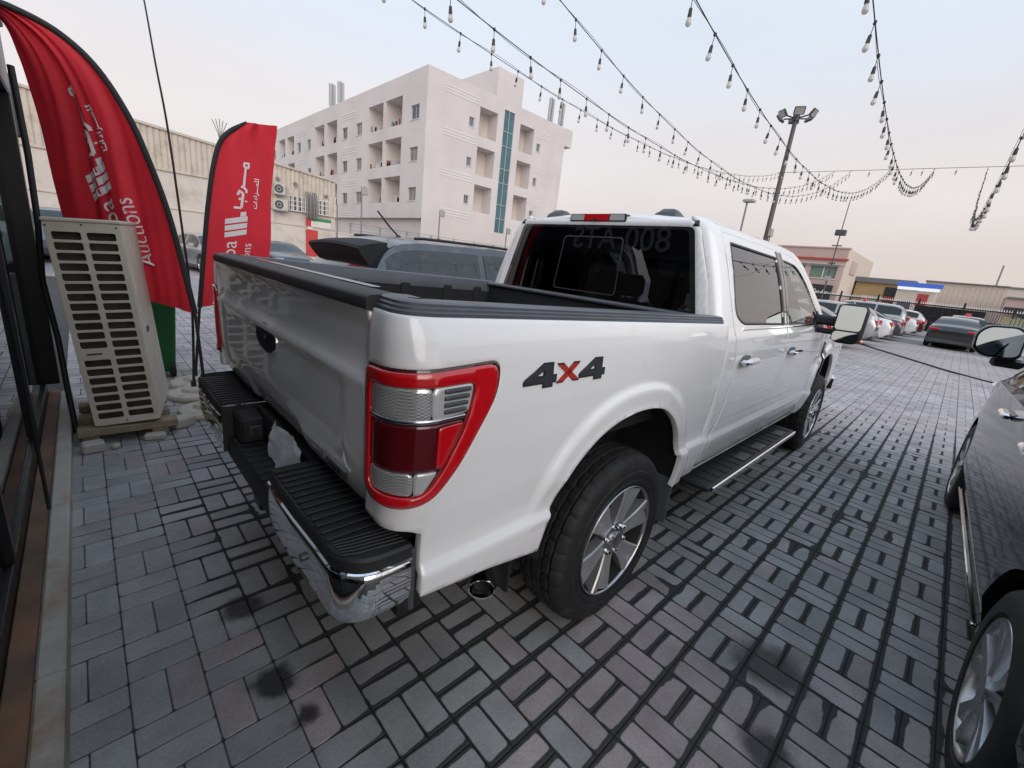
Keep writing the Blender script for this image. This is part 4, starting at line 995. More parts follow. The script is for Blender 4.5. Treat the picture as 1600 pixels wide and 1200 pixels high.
def lay1(txt, strokes, put, t):
    txt('Marhaba', .80, .46, .205); txt('Auctions', .78, .30, .135)
    v, f = logo_mesh(); put(v, f, .86, .42, .155, 'emblem', t)
    strokes(ARAB1, 1.12, .50, .046, .26, 'arabic_lettering'); strokes(ARAB2, 1.12, .34, .033, .16, 'arabic_lettering')
def lay2(txt, strokes, put, t):
    txt('Marhaba', .66, .46, .19); txt('Auctions', .64, .68, .115)
    v, f = logo_mesh(); put(v, f, .73, .60, .15, 'emblem', t)
    strokes(ARAB1, .99, .50, .046, .24, 'arabic_lettering'); strokes(ARAB2, 1.0, .74, .031, .15, 'arabic_lettering')
def fold1(u, v):
    e = math.sin(math.pi*min(1, u*1.1)); q = u*1.15-(1-v)*.55
    return e*(.034*math.sin(9.5*q+.6)+.016*math.sin(23*q+2*v)+.008*math.sin(41*q+5*v))*(1-.35*v)*min(1, (1-v)*5)
def fold2(u, v):
    e = min(1, u*4); q = u*.8-(1-v)*.8
    return e*(.014*math.sin(9*q+1)+.006*math.sin(24*q+3*v))
flag('large red feather flag bulging left behind the air conditioner, white lettering', F1R, F1L, (-.955, 2.6), fold1, 1, lay1)
flag('red feather flag just behind the truck tailgate, its curved top against the sky', F2L, F2R, (-.90, 3.5), fold2, -1, lay2)
t3 = empty('flag_pole', (-.97, 3.12, 0), label='bare thin black flag pole rising between the two red flags', cat='flag pole')
flag_base(t3, (0, 0))
P3 = [(0, 0, .1), (.048, .06, .858), (.025, .04, 1.539), (-.02, -.02, 2.336), (-.065, -.07, 2.767), (-.103, -.12, 3.155), (-.16, -.18, 3.6)]
MB().tube([crom(P3, i/40) for i in range(41)], [.012-.008*i/40 for i in range(41)], 8).build('pole', M['black_metal'], t3, 60)
# ================================================================== cars
M['car_glass'] = mat('car_window', (.012, .02, .021), .04, 0, var=0, coat=.3, spec=.5)
M['car_glass_dusty'] = mat('dusty_car_window', (.022, .026, .03), .12, 0, var=.25, vs=5, coat=.8, col2=(.055, .06, .066), c2s=9, c2t=.62)
M['tail_red'] = mat('car_tail_lens', (.42, .012, .012), .15, var=.1, coat=1)
M['head_lamp'] = mat('car_head_lamp', (.55, .57, .6), .1, .5, var=.05, coat=1)
M['plate'] = mat('number_plate', (.6, .6, .58), .5, var=.05)
M['sign_red'] = mat('roof_number_red', (.5, .03, .03), .5, var=.05)
PROF = {
 'sedan': dict(L=4.8, W=1.83, H=1.46, top=[(-2.4,.70),(-2.37,.90),(-2.28,1.02),(-1.85,1.07),(-1.62,1.10),(-1.2,1.30),(-.8,1.42),(-.3,1.46),(.2,1.45),(.6,1.38),(.95,1.22),(1.35,1.03),(1.6,.98),(2.15,.86),(2.33,.74),(2.4,.55)], belt=.93, g0=-1.35, g1=1.05, pil=(-.15,), slope=.30, wh=(-1.42, 1.40), wr=.335),
 'suv': dict(L=4.8, W=1.92, H=1.78, top=[(-2.4,.75),(-2.38,1.02),(-2.30,1.22),(-2.12,1.55),(-1.98,1.70),(-1.7,1.745),(-.6,1.78),(.2,1.76),(.65,1.68),(1.0,1.46),(1.35,1.22),(1.55,1.17),(2.1,1.06),(2.32,.92),(2.4,.62)], belt=1.14, g0=-2.05, g1=1.05, pil=(-.98, .05), slope=.5, wh=(-1.40, 1.45), wr=.37),
 'cross': dict(L=4.9, W=1.94, H=1.70, top=[(-2.45,.75),(-2.43,1.0),(-2.34,1.18),(-2.12,1.48),(-1.96,1.60),(-1.6,1.66),(-.5,1.70),(.2,1.68),(.65,1.60),(1.0,1.40),(1.4,1.17),(1.6,1.13),(2.1,1.02),(2.35,.88),(2.45,.60)], belt=1.12, g0=-2.05, g1=1.1, pil=(-.95, .05), slope=.45, wh=(-1.50, 1.46), wr=.365),
 'wagon': dict(L=4.7, W=1.84, H=1.58, top=[(-2.35,.75),(-2.33,1.0),(-2.24,1.12),(-2.0,1.38),(-1.78,1.50),(-1.4,1.55),(-.4,1.58),(.25,1.55),(.65,1.46),(1.0,1.28),(1.4,1.07),(1.6,1.03),(2.1,.92),(2.28,.78),(2.35,.55)], belt=1.02, g0=-1.9, g1=1.05, pil=(-.95, .02), slope=.45, wh=(-1.38, 1.38), wr=.345),
}
def simple_wheel(par, loc, sg, r, w=.2, near=False, rimm='alloy'):
    we = empty('wheel', loc, parent=par); g = MB(); n = 56 if near else 28
    g.lathe([(.03, r*.66), (.0, r*.72), (.0, r*.86), (.012, r*.95), (.03, r*.99), (.06, r), (w-.05, r), (w-.02, r*.97), (w, r*.85), (w, r*.66)], n)
    (g if sg < 0 else g.flipy()).build('tyre', M['rubber'], we, 40)
    g = MB(); R1 = r*.67
    g.lathe([(w*.9, R1*.95), (.05, R1*.93), (.012, R1*.97), (.004, R1), (.02, R1*1.03)], n)
    for k in range(5):
        for q in (-.17, .17):
            a = 2*math.pi*k/5+q; b = a+q*.35; tw = .024 if near else .028
            ca, sa, cb, sb = math.cos(a), math.sin(a), math.cos(b), math.sin(b)
            ring = lambda cx, sx, rr, h, ww, d: [(cx*rr-sx*ww, d+.03, sx*rr+cx*ww), (cx*rr-sx*ww*.8, d, sx*rr+cx*ww*.8), (cx*rr+sx*ww*.8, d, sx*rr-cx*ww*.8), (cx*rr+sx*ww, d+.03, sx*rr-cx*ww)]
            g.loft([ring(ca, sa, R1*.14, 0, tw*.8, .012), ring(ca, sa, R1*.5, 0, tw*.9, .016), ring(cb, sb, R1*.97, 0, tw*1.3, .008)], False)
    g.lathe([(.03, R1*.2), (.005, R1*.19), (.002, 0.001)], 20)
    (g if sg < 0 else g.flipy()).build('rim', M[rimm], we, 35)
    g = MB(); g.lathe([(.075, .001), (.075, R1*.94)], 24); (g if sg < 0 else g.flipy()).build('brake_disc', M['alloy_dark'], we, 0)
    return we
CARS = {}
def make_car(kind, paint_m, label, loc, rz, group=None, glassm='car_glass', near=False, topper=None, slim=False, lamps=True, sc=None):
    K = PROF[kind]; L, Wd, H = K['L'], K['W'], K['H']
    t = empty({'sedan': 'sedan_car', 'suv': 'suv_car', 'cross': 'crossover_car', 'wagon': 'hatchback_car'}[kind], loc, rz, label=label, cat='car', group=group)
    if sc: t.scale = sc
    ck = (kind, near)
    if ck not in CARS:
        xs_t = [p[0] for p in K['top']]; zs_t = [p[1] for p in K['top']]
        n = 120 if near else 64; xs = np.concatenate([[-L/2], -L/2+np.linspace(.015, L-.015, n-1), [L/2]])
        xd = np.linspace(-L/2, L/2, 800); zd = np.interp(xd, xs_t, zs_t); kk = 41; zd = np.convolve(np.pad(zd, kk//2, 'edge'), np.ones(kk)/kk, 'valid')
        ztop = lambda x: float(np.interp(x, xd, zd))
        rings = []; info = []
        for x in xs:
            f = abs(x)/(L/2); w = Wd/2*(1-.10*f**5-.10*max(0, f-.9)*10*.5); zt_ = ztop(x)
            bl = min(K['belt']+.03*(-x)/2.4, zt_-.05); zb = .20+.12*max(0, f-.85)/.15
            gh = min(1, max(0, (zt_-bl-.05)/.42)); wt = w*(.93-.22*gh)
            L_ = lambda k_: (w*.955+(wt-w*.955)*k_, bl+(zt_-.035-bl)*k_)
            tk = 1. if near and kind == 'cross' else 0.
            r = [(0, zb), (w*.85, zb), (w*(.965-.02*tk), zb+.10), (w*(.99+.01*tk), min(.5, bl-.2)), (w*(1.0-.012*tk), bl-.2-.1*tk), (w*(.995-.032*tk), bl-.09-.04*tk), (w*(.975-.03*tk), bl-.02), L_(0), L_(.10), L_(.5), L_(.88), L_(1.0), (wt*.72, zt_-.004), (wt*.36, zt_+.010), (0, zt_+.014)]
            full = [(x, y, z) for y, z in r]+[(x, -y, z) for y, z in r[-2:0:-1]]
            rings.append(full); info.append((x, zt_, bl, gh))
        m_ = len(rings[0])
        g = MB(); g.loft([rg[::-1] for rg in rings], True, True); body = g.mesh('body', 35)
        # wheel openings
        cut = MB()
        for wx in K['wh']:
            for s in (-1, 1): cut.cyl((wx, s*.62, K['wr']), (wx, s*1.2, K['wr']), K['wr']+.055, n=40)
        co = bpy.data.objects.new('c', cut.mesh('c', 0)); bo = bpy.data.objects.new('b', body); COL.objects.link(co); COL.objects.link(bo)
        md = bo.modifiers.new('b', 'BOOLEAN'); md.object = co; md.operation = 'DIFFERENCE'; md.solver = 'EXACT'
        dg = bpy.context.evaluated_depsgraph_get(); dg.update(); nb = bpy.data.meshes.new_from_object(bo.evaluated_get(dg))
        bpy.data.objects.remove(co); bpy.data.objects.remove(bo); fin(nb, 35)
        # glass
        gl = {}
        for i in range(len(xs)-1):
            x0, x1 = xs[i], xs[i+1]; xm = (x0+x1)/2; gh = min(info[i][3], info[i+1][3]); slp = (info[i+1][1]-info[i][1])/(x1-x0)
            for k in range(m_):
                k2 = (k+1) % m_; kk_ = k if k < 15 else None
                j = min(k, k2); top_band = k in (11, 12, 13, 14, 15, 16); side_l = k in (8, 9); side_r = k in (m_-10, m_-9)
                key = None
                if side_l or side_r:
                    if gh > .35 and K['g0'] < xm < K['g1'] and all(abs(xm-p) > .045 for p in K['pil']):
                        key = ('side_window', side_l, sum(xm > p for p in K['pil']))
                elif top_band and abs(slp) > K['slope'] and info[i][1] > info[i][2]+.06 and gh > .04 and abs(xm) < L/2-.12:
                    key = ('windshield' if slp < 0 else 'rear_window', 0, 0)
                if key: gl.setdefault(key, []).append((i, k))
        gm = []
        for key, cells in gl.items():
            b = MB(); off = .007
            for i, k in cells:
                k2 = (k+1) % m_; q = [Vector(rings[i][k]), Vector(rings[i][k2]), Vector(rings[i+1][k2]), Vector(rings[i+1][k])]
                nn = (q[2]-q[0]).cross(q[3]-q[1]).normalized(); c = sum(q, Vector())/4
                if nn.dot(c-Vector((c.x*.8, 0, .6))) < 0: nn = -nn
                fsx = [(0, 1, 2, 3)] if (q[1]-q[0]).cross(q[3]-q[0]).dot(nn) > 0 else [(3, 2, 1, 0)]
                b.add([p+nn*off for p in q], fsx)
            me = b.mesh('window', 0)
            import bmesh
            bm = bmesh.new(); bm.from_mesh(me); bmesh.ops.remove_doubles(bm, verts=bm.verts, dist=.004); bm.to_mesh(me); bm.free(); fin(me, 60)
            gm.append((key[0], me))
        CARS[ck] = (nb, gm, ztop)
    nb, gm, ztop = CARS[ck]
    b = bpy.data.objects.new('body', nb.copy()); b.data.materials.clear(); b.data.materials.append(paint_m); COL.objects.link(b); b.parent = t
    gcache = {}
    for nm, me in gm:
        m2 = me.copy(); m2.materials.append(M[glassm]); o = mobj(nm, m2, None, t)
    for wx in K['wh']:
        for s in (-1, 1):
            simple_wheel(t, (wx, s*Wd/2*.985, K['wr']), s, K['wr'], near=near)
        MB().cyl((wx, -.6, K['wr']), (wx, .6, K['wr']), K['wr']*.9, n=20).build('wheel_well', M['dark'], t, 40)
    L2 = L/2; zb = K['belt']
    for s in (-1, 1):
        if lamps:
            if slim:
                MB().box((-L2+.20, s*.45, zb-.12), (-L2-.010, s*(Wd/2*.87), zb-.015), .03).build('tail_light', M['tail_red'], t, 30)
                MB().box((-L2+.32, s*.62, zb-.10), (-L2+.02, s*(Wd/2*.93), zb-.0), .03).build('tail_light', M['tail_red'], t, 30)
            else: MB().box((-L2+.25, s*(Wd/2-.36), zb-.20), (-L2-.008, s*(Wd/2-.145), zb+.0), .02).build('tail_light', M['tail_red'], t, 30)
            MB().box((L2-.35, s*(Wd/2-.38), zb-.24), (L2-.045, s*(Wd/2-.09), zb-.12), .02).build('head_light', M['head_lamp'], t, 30)
        if kind == 'cross': continue
        mb = MB().box((.78, s*(Wd/2-.04), zb+.0), (.90, s*(Wd/2+.15), zb+.13), .03); mb.build('mirror', paint_m, t, 30)
        for hx in (-.75, .22): MB().box((hx-.09, s*(Wd/2*.985), zb-.135), (hx+.09, s*(Wd/2*1.0+.022), zb-.11), .006).build('door_handle', M['satin'] if near else paint_m, t, 30)
        MB().box((K['wh'][0]+.45, s*(Wd/2*.90), .17), (K['wh'][1]-.45, s*(Wd/2*.95), .28), .02).build('side_skirt', M['plastic_dark'], t, 30)
    if not slim: MB().box((-L2-.012, -.26, zb-.28), (-L2+.05, .26, zb-.16), .004).build('number_plate', M['plate'], t, 30)
    MB().box((-L2-.02, -Wd/2*.82, .26), (-L2+.2, Wd/2*.82, .42), .03).build('lower_bumper', M['plastic_dark'], t, 30)
    MB().box((L2-.2, -Wd/2*.7, .28), (L2+.01, Wd/2*.7, .5), .03).build('grille', M['plastic_dark'], t, 30)
    if topper:
        o = MB(); o.prism([(-.16, 0), (.16, 0), (.11, .16), (-.11, .16)], lambda p, q: (-.05+q*.25, p, q), lambda p, q: (.09-q*.25, p, q))
        so_ = o.build('roof_number_sign', M['sign_red'], None, 0); so_.location = Vector(loc)+Matrix.Rotation(rz, 3, 'Z') @ Vector((-.3, 0, H+.012)); so_.rotation_euler = (0, 0, rz)
        tag(so_, topper, 'roof sign', 'red number signs on car roofs')
        tm = text_mesh(random.choice(['12', '27', '8', '31', '5', '19']), .12, .001, align='CENTER')
        for v in tm.vertices: v.co = Vector((-.052+(v.co.y+.03)*.25-.002, -v.co.x, v.co.y+.035))
        mobj('sign_number', tm, M['white_print'], so_)
    return t
PT = {k: paint('car_'+k, c, fl, .28) for k, c, fl in [('grey', (.115, .135, .155), .35), ('black', (.012, .013, .015), .1), ('silver', (.42, .43, .44), .5), ('white', (.66, .66, .66), 0), ('bluegrey', (.20, .24, .28), .4), ('red', (.22, .012, .022), .2), ('charcoal', (.035, .037, .042), .3), ('blue', (.08, .13, .19), .3)]}
PT['black_near'] = mat('black_car_paint', (.010, .011, .012), .10, 0, var=.05, coat=.25, spec=.3)
PT['dusty'] = mat('dusty_grey_paint', (.085, .10, .12), .30, .2, var=.15, vs=3, coat=.5, col2=(.115, .128, .145), c2s=6, c2t=.58)
sv = make_car('suv', PT['dusty'], 'dusty blue-grey SUV with black rear spoiler parked beyond the truck bed', (2.45, 2.66, 0), 0, sc=(1, 1, .975), glassm='car_glass_dusty', near=True)
def suv_extra(t):
    # roof spoiler
    rg = []
    for y in np.linspace(-.61, .61, 17):
        q = 1-(abs(y)/.66)**3*.6; d = .03*(y/.66)**2
        rg.append([(-2.0, y, 1.700-d), (-2.12, y, 1.685-d), (-2.25-.04*q, y, 1.645-d), (-2.265-.04*q, y, 1.62-d), (-2.24, y, 1.55-d), (-2.16, y, 1.46-d), (-2.03, y, 1.58-d)])
    MB().loft(rg, True, True).build('roof_spoiler', M['liner'], t, 40)
    for s in (-1, 1):
        MB().tube([(-1.75, s*.66, 1.745), (-1.65, s*.665, 1.755), (-.8, s*.665, 1.772), (.1, s*.66, 1.765), (.3, s*.65, 1.745)], .014, 8).build('roof_rail', M['black_plastic'], t, 60)
        MB().box((-2.36, s*.62, 1.0), (-2.02, s*.90, 1.30), .05).build('tail_light', M['tail_red'], t, 40)
    MB().lathe([(0, .03), (.01, .032), (.03, .012)], 12, 'z', (-1.55, 0, 1.755)).build('aerial_base', M['black_plastic'], t, 40)
    MB().tube([(-1.55, 0, 1.77), (-1.66, 0, 1.86), (-1.80, 0, 2.0)], .009, 6).build('aerial', M['black_plastic'], t, 60)
suv_extra(sv)
# near black car on the right
bc = make_car('cross', PT['black_near'], 'glossy black car at the right edge with polished wheels', (1.98, -3.085, 0), R(1.3), near=True, sc=(1.03, .99, 1.0))
def black_extra(t):
    W2 = .96
    for s in (-1, 1):
        MB().box((-1.0, s*.925, .300), (1.0, s*.945, .318), .004).build('sill_strip', M['chrome'], t, 30)
        m = MB(); sec = fillet([(0, .02), (0, .19), (.05, .235), (.21, .225), (.26, .16), (.25, .05), (.19, 0), (.05, 0)], .05)
        rings = [[(x-.03, s*(W2-.04+.12+(y-.12)*k), 1.30+.115+(z-.115)*k) for y, z in sec] for x, k in ((.96, .93), (.975, 1.0), (1.04, .99), (1.11, .80), (1.14, .5))]
        m.loft(rings if s > 0 else [r[::-1] for r in rings], True, True); mo = m.build('wing_mirror', M['gloss_black'], t, 40)
        s2 = [((y-.125)*.86+.125, (z-.115)*.84+.115) for y, z in sec]; ti = lambda y, z: (.125-y)*.10+(z-.115)*.10
        MB().prism(s2, lambda y, z: (.93+ti(y, z), s*(W2-.04+y), 1.30+z), lambda y, z: (.908+ti(y, z), s*(W2-.04+y), 1.30+z)).build('mirror_glass', M['mirror_glass'], mo, 30)
        MB().box((1.0, s*.88, 1.24), (1.09, s*1.05, 1.31), .02).build('mirror_arm', PT['black'], mo, 30)
        for hx in (-.62, .36):
            MB().box((hx-.11, s*.925, 1.0), (hx+.10, s*.972, 1.035), .012).build('door_pull', M['chrome'], t, 30)
black_extra(bc)
G1 = 'cars parked nose-in along the left of the aisle'
make_car('wagon', PT['bluegrey'], 'blue-grey hatchback mostly hidden behind the truck mirror arm', (11.6, 3.35, 0), R(90), G1)
make_car('sedan', PT['red'], 'dark red sedan glimpsed right beside the truck nose, above the mirror arm', (14.7, 3.2, 0), R(90), G1, topper='red number sign on the dark red sedan roof')
make_car('sedan', PT['charcoal'], 'charcoal sedan between the dark red sedan and the silver hatchback', (18.0, 3.05, 0), R(90), G1)
make_car('wagon', PT['silver'], 'silver hatchback with tall rear lights beyond the truck mirror', (21.4, 2.8, 0), R(90), G1)
make_car('sedan', PT['white'], 'white sedan right of the silver hatchback in the left row', (24.6, 2.65, 0), R(90), G1, topper='red number sign on the white sedan roof in the left row')
make_car('sedan', PT['charcoal'], 'second charcoal sedan, just behind the white sedan in the left row', (27.6, 2.5, 0), R(90), G1)
make_car('suv', PT['silver'], 'silver SUV just beyond the second charcoal sedan in the left row', (30.6, 2.6, 0), R(90), G1, topper='red number sign on the silver SUV roof')
make_car('sedan', PT['white'], 'far white sedan near the fence, beyond the silver SUV', (34, 2.3, 0), R(90), G1)
make_car('sedan', PT['red'], 'far red sedan near the fence at the end of the left row', (37.2, 2.2, 0), R(90), G1)
make_car('wagon', PT['white'], 'farthest pale hatchback left of the black sedan, by the fence', (40.4, 2.2, 0), R(90), G1)
make_car('sedan', PT['black'], 'black sedan seen from behind, alone in the middle of the aisle', (28.9, -1.75, 0), R(-1.5), slim=True)
make_car('wagon', PT['charcoal'], 'dark hatchback right behind the black sedan, only its roof showing', (36.5, -2.0, 0), R(2), topper='red number sign showing above the black sedan')
G2 = 'cars parked along the right of the aisle'
make_car('wagon', PT['white'], 'white hatchback with sloping windscreen above the black wing mirror', (31.5, -5.1, 0), R(95), G2)
make_car('suv', PT['white'], 'nearest white SUV partly behind the black wing mirror', (25.6, -5.75, 0), R(92), G2, topper='red number sign on the nearest white SUV at right')
make_car('sedan', PT['silver'], 'silver sedan at the far right end of the right row', (39, -6.0, 0), R(92), G2)
G3 = 'cars parked by the warehouse'
make_car('sedan', PT['silver'], 'silver sedan showing between the two red flags', (2.15, 19.6, 0), R(-80), G3)
make_car('suv', PT['blue'], 'blue SUV at the back, between the red flags and the warehouse', (.2, 25.2, 0), R(8), G3)
make_car('sedan', PT['charcoal'], 'dark sedan right of the smaller red flag by the warehouse wall', (4.8, 20.6, 0), R(-86), G3)
make_car('suv', PT['white'], 'white SUV at the far left beyond the office corner', (-3.6, 17.0, 0), R(-95), G3)
make_car('suv', PT['bluegrey'], 'blue-grey SUV behind the air conditioner at far left', (-2.0, 21.5, 0), R(-88), G3)
# ================================================================== background buildings
M['apt'] = mat('apartment_render', (.66, .61, .59), .85, var=.05, vs=.3, bump=.05, bs=8, col2=(.585, .53, .51), c2s=.25, c2t=.58, csp=.15)
M['apt_in'] = mat('balcony_render', (.62, .55, .50), .85, var=.06, vs=1)
M['stripe'] = mat('white_stripe', (.75, .73, .72), .8, var=.03)
M['win_dark'] = mat('apartment_window', (.075, .095, .12), .12, 0, var=.3, vs=1.3)
M['win_curt'] = mat('curtained_window', (.20, .19, .17), .3, 0, var=.3, vs=1.5); M['win_blue'] = mat('blue_window', (.10, .14, .19), .1, 0, var=.3, vs=1.2)
M['win_frame'] = mat('window_frame', (.42, .42, .42), .5, var=.05)
M['curtain'] = mat('teal_curtain_glass', (.07, .165, .19), .12, .2, var=.25, vs=.9)
M['sheet'] = mat('corrugated_sheet', (.55, .48, .40), .6, .05, var=.12, vs=2, col2=(.40, .33, .25), c2s=1.3, c2t=.6)
M['cream_wall'] = mat('cream_block_wall', (.60, .54, .485), .85, var=.08, vs=1.5, col2=(.46, .40, .34), c2s=.8, c2t=.6)
M['steel_grey'] = mat('grey_steel', (.20, .20, .20), .5, .5, var=.1)
M['cloth'] = [mat('laundry_%d' % i, c, .9, var=.1) for i, c in enumerate([(.05, .07, .12), (.5, .5, .5), (.25, .05, .05), (.03, .03, .035), (.2, .25, .3)])]
def facade(mb, axis, plane, h0, h1, z0, z1, openings, depth, out):
    """wall sheet with real openings; axis 'x': wall at x=plane spanning y; 'y': wall at y=plane spanning x. out = +-1 outward sign"""
    hs = sorted({h0, h1, *[o[0] for o in openings], *[o[1] for o in openings]}); zs = sorted({z0, z1, *[o[2] for o in openings], *[o[3] for o in openings]})
    def pt(h, z, d=0): return (plane-out*d, h, z) if axis == 'x' else (h, plane-out*d, z)
    for a, b in zip(hs[:-1], hs[1:]):
        for c, d in zip(zs[:-1], zs[1:]):
            m_, n_ = (a+b)/2, (c+d)/2
            if any(o[0] < m_ < o[1] and o[2] < n_ < o[3] for o in openings): continue
            mb.add([pt(a, c), pt(b, c), pt(b, d), pt(a, d)], [(0, 1, 2, 3)])
    for o in openings:
        a, b, c, d = o[:4]; dp = o[4] if len(o) > 4 else depth
        for (p, q) in (((a, c), (b, c)), ((b, c), (b, d)), ((b, d), (a, d)), ((a, d), (a, c))):
            mb.add([pt(*p), pt(*q), pt(*q, dp), pt(*p, dp)], [(0, 1, 2, 3)])
def apartments():
    t = empty('apartment_building', (18.87, 31.05, 0), label='four-storey pinkish-white apartment block with balconies and a teal glass strip', cat='building')
    O = Vector((18.87, 31.05, 0))
    def fix(o): o.data.transform(Matrix.Translation(-O)); return o
    XF, YF = 18.87, 31.05
    fl = (5.80, 8.85, 11.92)
    W1 = [(32.1, 33.38), (42.2, 43.45), (45.45, 46.7), (55.45, 56.6), (58.7, 59.9), (68.3, 69.4)]; B1 = [(34.75, 37.62), (38.05, 40.9), (48, 50.68), (51.4, 54.15), (61, 63.6), (64.35, 66.9)]
    W2 = [(23.06, 23.58), (31.35, 31.85)]; B2 = [(24.12, 26.15), (28.95, 30.82)]
    opL, opR = [], []
    for f in fl:
        opL += [(a, b, f+.08, f+1.12, .22) for a, b in W1]+[(a, b, f, f+2.12, 1.5) for a, b in B1]
        opR += [(a, b, f+.55, f+1.25, .22) for a, b in W2]+[(a, b, f+.05, f+2.3, 1.3) for a, b in B2]
    opL += [(a, a+.9, 2.0, 2.9, .22) for a in (33, 37.5, 40, 46, 52, 58)]; opR += [(26.9, 28.16, 4.4, 14.8, .15), (20.6, 21.4, 1.9, 2.8, .22), (31, 32, 1.9, 2.8, .22)]
    g = MB(); facade(g, 'x', XF, YF, 71.6, 4.62, 15.5, [o for o in opL if o[2] > 4.6], .2, -1); fix(g.build('wall', M['apt'], t, 0))
    g = MB(); facade(g, 'x', XF+.45, YF+.3, 71.6, 0, 4.62, [o for o in opL if o[2] < 4.6], .2, -1); fix(g.build('ground_floor_wall', M['apt'], t, 0))
    g = MB(); facade(g, 'y', YF, XF, 35.4, 0, 15.5, opR, .2, -1); fix(g.build('wall', M['apt'], t, 0))
    fix(MB().box((XF+.002, YF+.002, 4.5), (XF+.5, 71.6, 4.62)).build('ledge', M['apt'], t, 0))
    fix(MB().box((XF+.05, YF+.05, 15.1), (35.3, 71.5, 15.2)).build('roof', M['apt'], t, 0))
    fix(MB().box((35.35, YF+.01, 0), (35.4, 71.6, 15.5)).build('wall', M['apt'], t, 0)); fix(MB().box((XF+.01, 71.55, 0), (35.4, 71.6, 15.5)).build('wall', M['apt'], t, 0))
    fix(MB().box((35.41, YF+.01, 13.95), (36.45, YF+9, 15.55)).build('parapet_box', M['apt'], t, 0))
    fix(MB().box((25.8, YF+.02, 15.3), (28.9, YF+5.5, 17.75)).build('stair_tower', M['apt'], t, 0))
    fix(MB().box((22.2, YF+5, 15.2), (25.2, YF+10, 17.0)).build('roof_room', M['apt'], t, 0))
    random.seed(5)
    for axis, plane, lst in (('x', XF, opL), ('y', YF, opR)):
        for o in lst:
            a, b, c, d = o[:4]
            pt = (lambda h, z, dp: (plane+dp, h, z)) if axis == 'x' else (lambda h, z, dp: (h, plane+dp, z))
            base = plane if (axis == 'y' or c > 4.6) else plane+.45
            if axis == 'x' and c < 4.6: pt = lambda h, z, dp: (plane+.45+dp, h, z)
            if o[4] < .5 and not (b-a > 1 and d-c > 5):
                dep = .16
                w = MB(); ft = .06
                for q in ((a, b, c, c+ft), (a, b, d-ft, d), (a, a+ft, c+ft, d-ft), (b-ft, b, c+ft, d-ft), ((a+b)/2-.025, (a+b)/2+.025, c+ft, d-ft)): w.box(pt(q[0], q[2], dep-.04), pt(q[1], q[3], dep))
                wo = fix(w.build('window', M['win_frame'], t, 0))
                fix(MB().add([pt(a, c, dep), pt(b, c, dep), pt(b, d, dep), pt(a, d, dep)], [(0, 1, 2, 3)]).build('pane', random.choice([M['win_dark'], M['win_dark'], M['win_curt'], M['win_blue']]), wo, 0))
                fix(MB().box(pt(a-.05, c-.06, -.05), pt(b+.05, c-.005, .1)).build('sill', M['apt'], wo, 0))
            elif o[4] > 1:
                dep = o[4]
                g = MB(); g.add([pt(a, c, dep), pt(b, c, dep), pt(b, d, dep), pt(a, d, dep)], [(0, 1, 2, 3)])
                bo = fix(g.build('balcony', M['apt_in'], t, 0))
                dw = .8 if axis == 'x' else .75; u_ = a+.12 if axis == 'x' else a+.15
                fix(MB().box(pt(u_, c+(.0 if axis == 'x' else .35), dep-.05), pt(u_+dw*.75, c+(1.75 if axis == 'x' else 1.15), dep-.002)).build('balcony_opening', M['win_dark'], bo, 0))
                fix(MB().box(pt(a+.002, d-.22, .12), pt(b-.002, d-.20, .13)).build('drying_line', M['steel_grey'], bo, 0))
                if axis == 'x':
                    for k in range(random.randint(2, 5)):
                        h = random.uniform(a+.1, b-.4); hh = random.uniform(.3, .65)
                        fix(MB().box(pt(h, c+.02, .15), pt(h+random.uniform(.15, .35), c+hh, .19), .01).build('laundry', random.choice(M['cloth']), bo, 0))
    # teal glazed strip with its bars
    st = fix(MB().add([(26.9, YF+.1, 4.4), (28.16, YF+.1, 4.4), (28.16, YF+.1, 14.8), (26.9, YF+.1, 14.8)], [(0, 1, 2, 3)]).build('glazed_strip', M['curtain'], t, 0))
    fix(MB().box((27.50, YF+.05, 4.4), (27.56, YF+.098, 14.8)).build('strip_mullion', M['win_frame'], st, 0))
    z = 4.4
    for k, dz in enumerate([1.25, 1.25, 1.9, 1.2, 1.9, 1.2, 1.7]):
        z += dz
        if z < 14.7: fix(MB().box((26.9, YF+.04, z-.03), (28.16, YF+.097, z+.03)).build('strip_transom', M['win_frame'], st, 0))
    for f in fl+(2.75,):
        for a, b in ((20.5, 23.9), (31.2, 32.9)):
            for k in range(3):
                zz = f+2.35+k*.22-(0 if a < 25 else .55); a2 = a+(.0 if a < 25 else .25*k)
                if zz > 15.3: continue
                fix(MB().box((a2, YF-.03, zz), (b+.02*k, YF-.002, zz+.07)).build('stripe', M['stripe'], t, 0))
        for a, b in ((43.6, 45.4), (56.8, 58.6)):
            for k in range(3): fix(MB().box((XF-.03, a, f+1.75+k*.22), (XF-.002, b+1.5, f+1.82+k*.22)).build('stripe', M['stripe'], t, 0))
    # roof antennas
    for x, y, h in ((19.6, 51.0, 2.7), (19.6, 48.8, 2.5), (33.8, 32, 2.6), (35.2, 31.8, 2.6)):
        a = fix(MB().cyl((x, y, 15.2), (x, y, 15.4+h), .05, n=8).build('antenna_mast', M['steel_grey'], t, 40))
        for k in (-1, 1): fix(MB().box((x-.12+k*.22, y-.1, 15.9), (x+.12+k*.22, y+.1, 15.3+h), .02).build('antenna_panel', M['win_frame'], a, 0))
apartments()
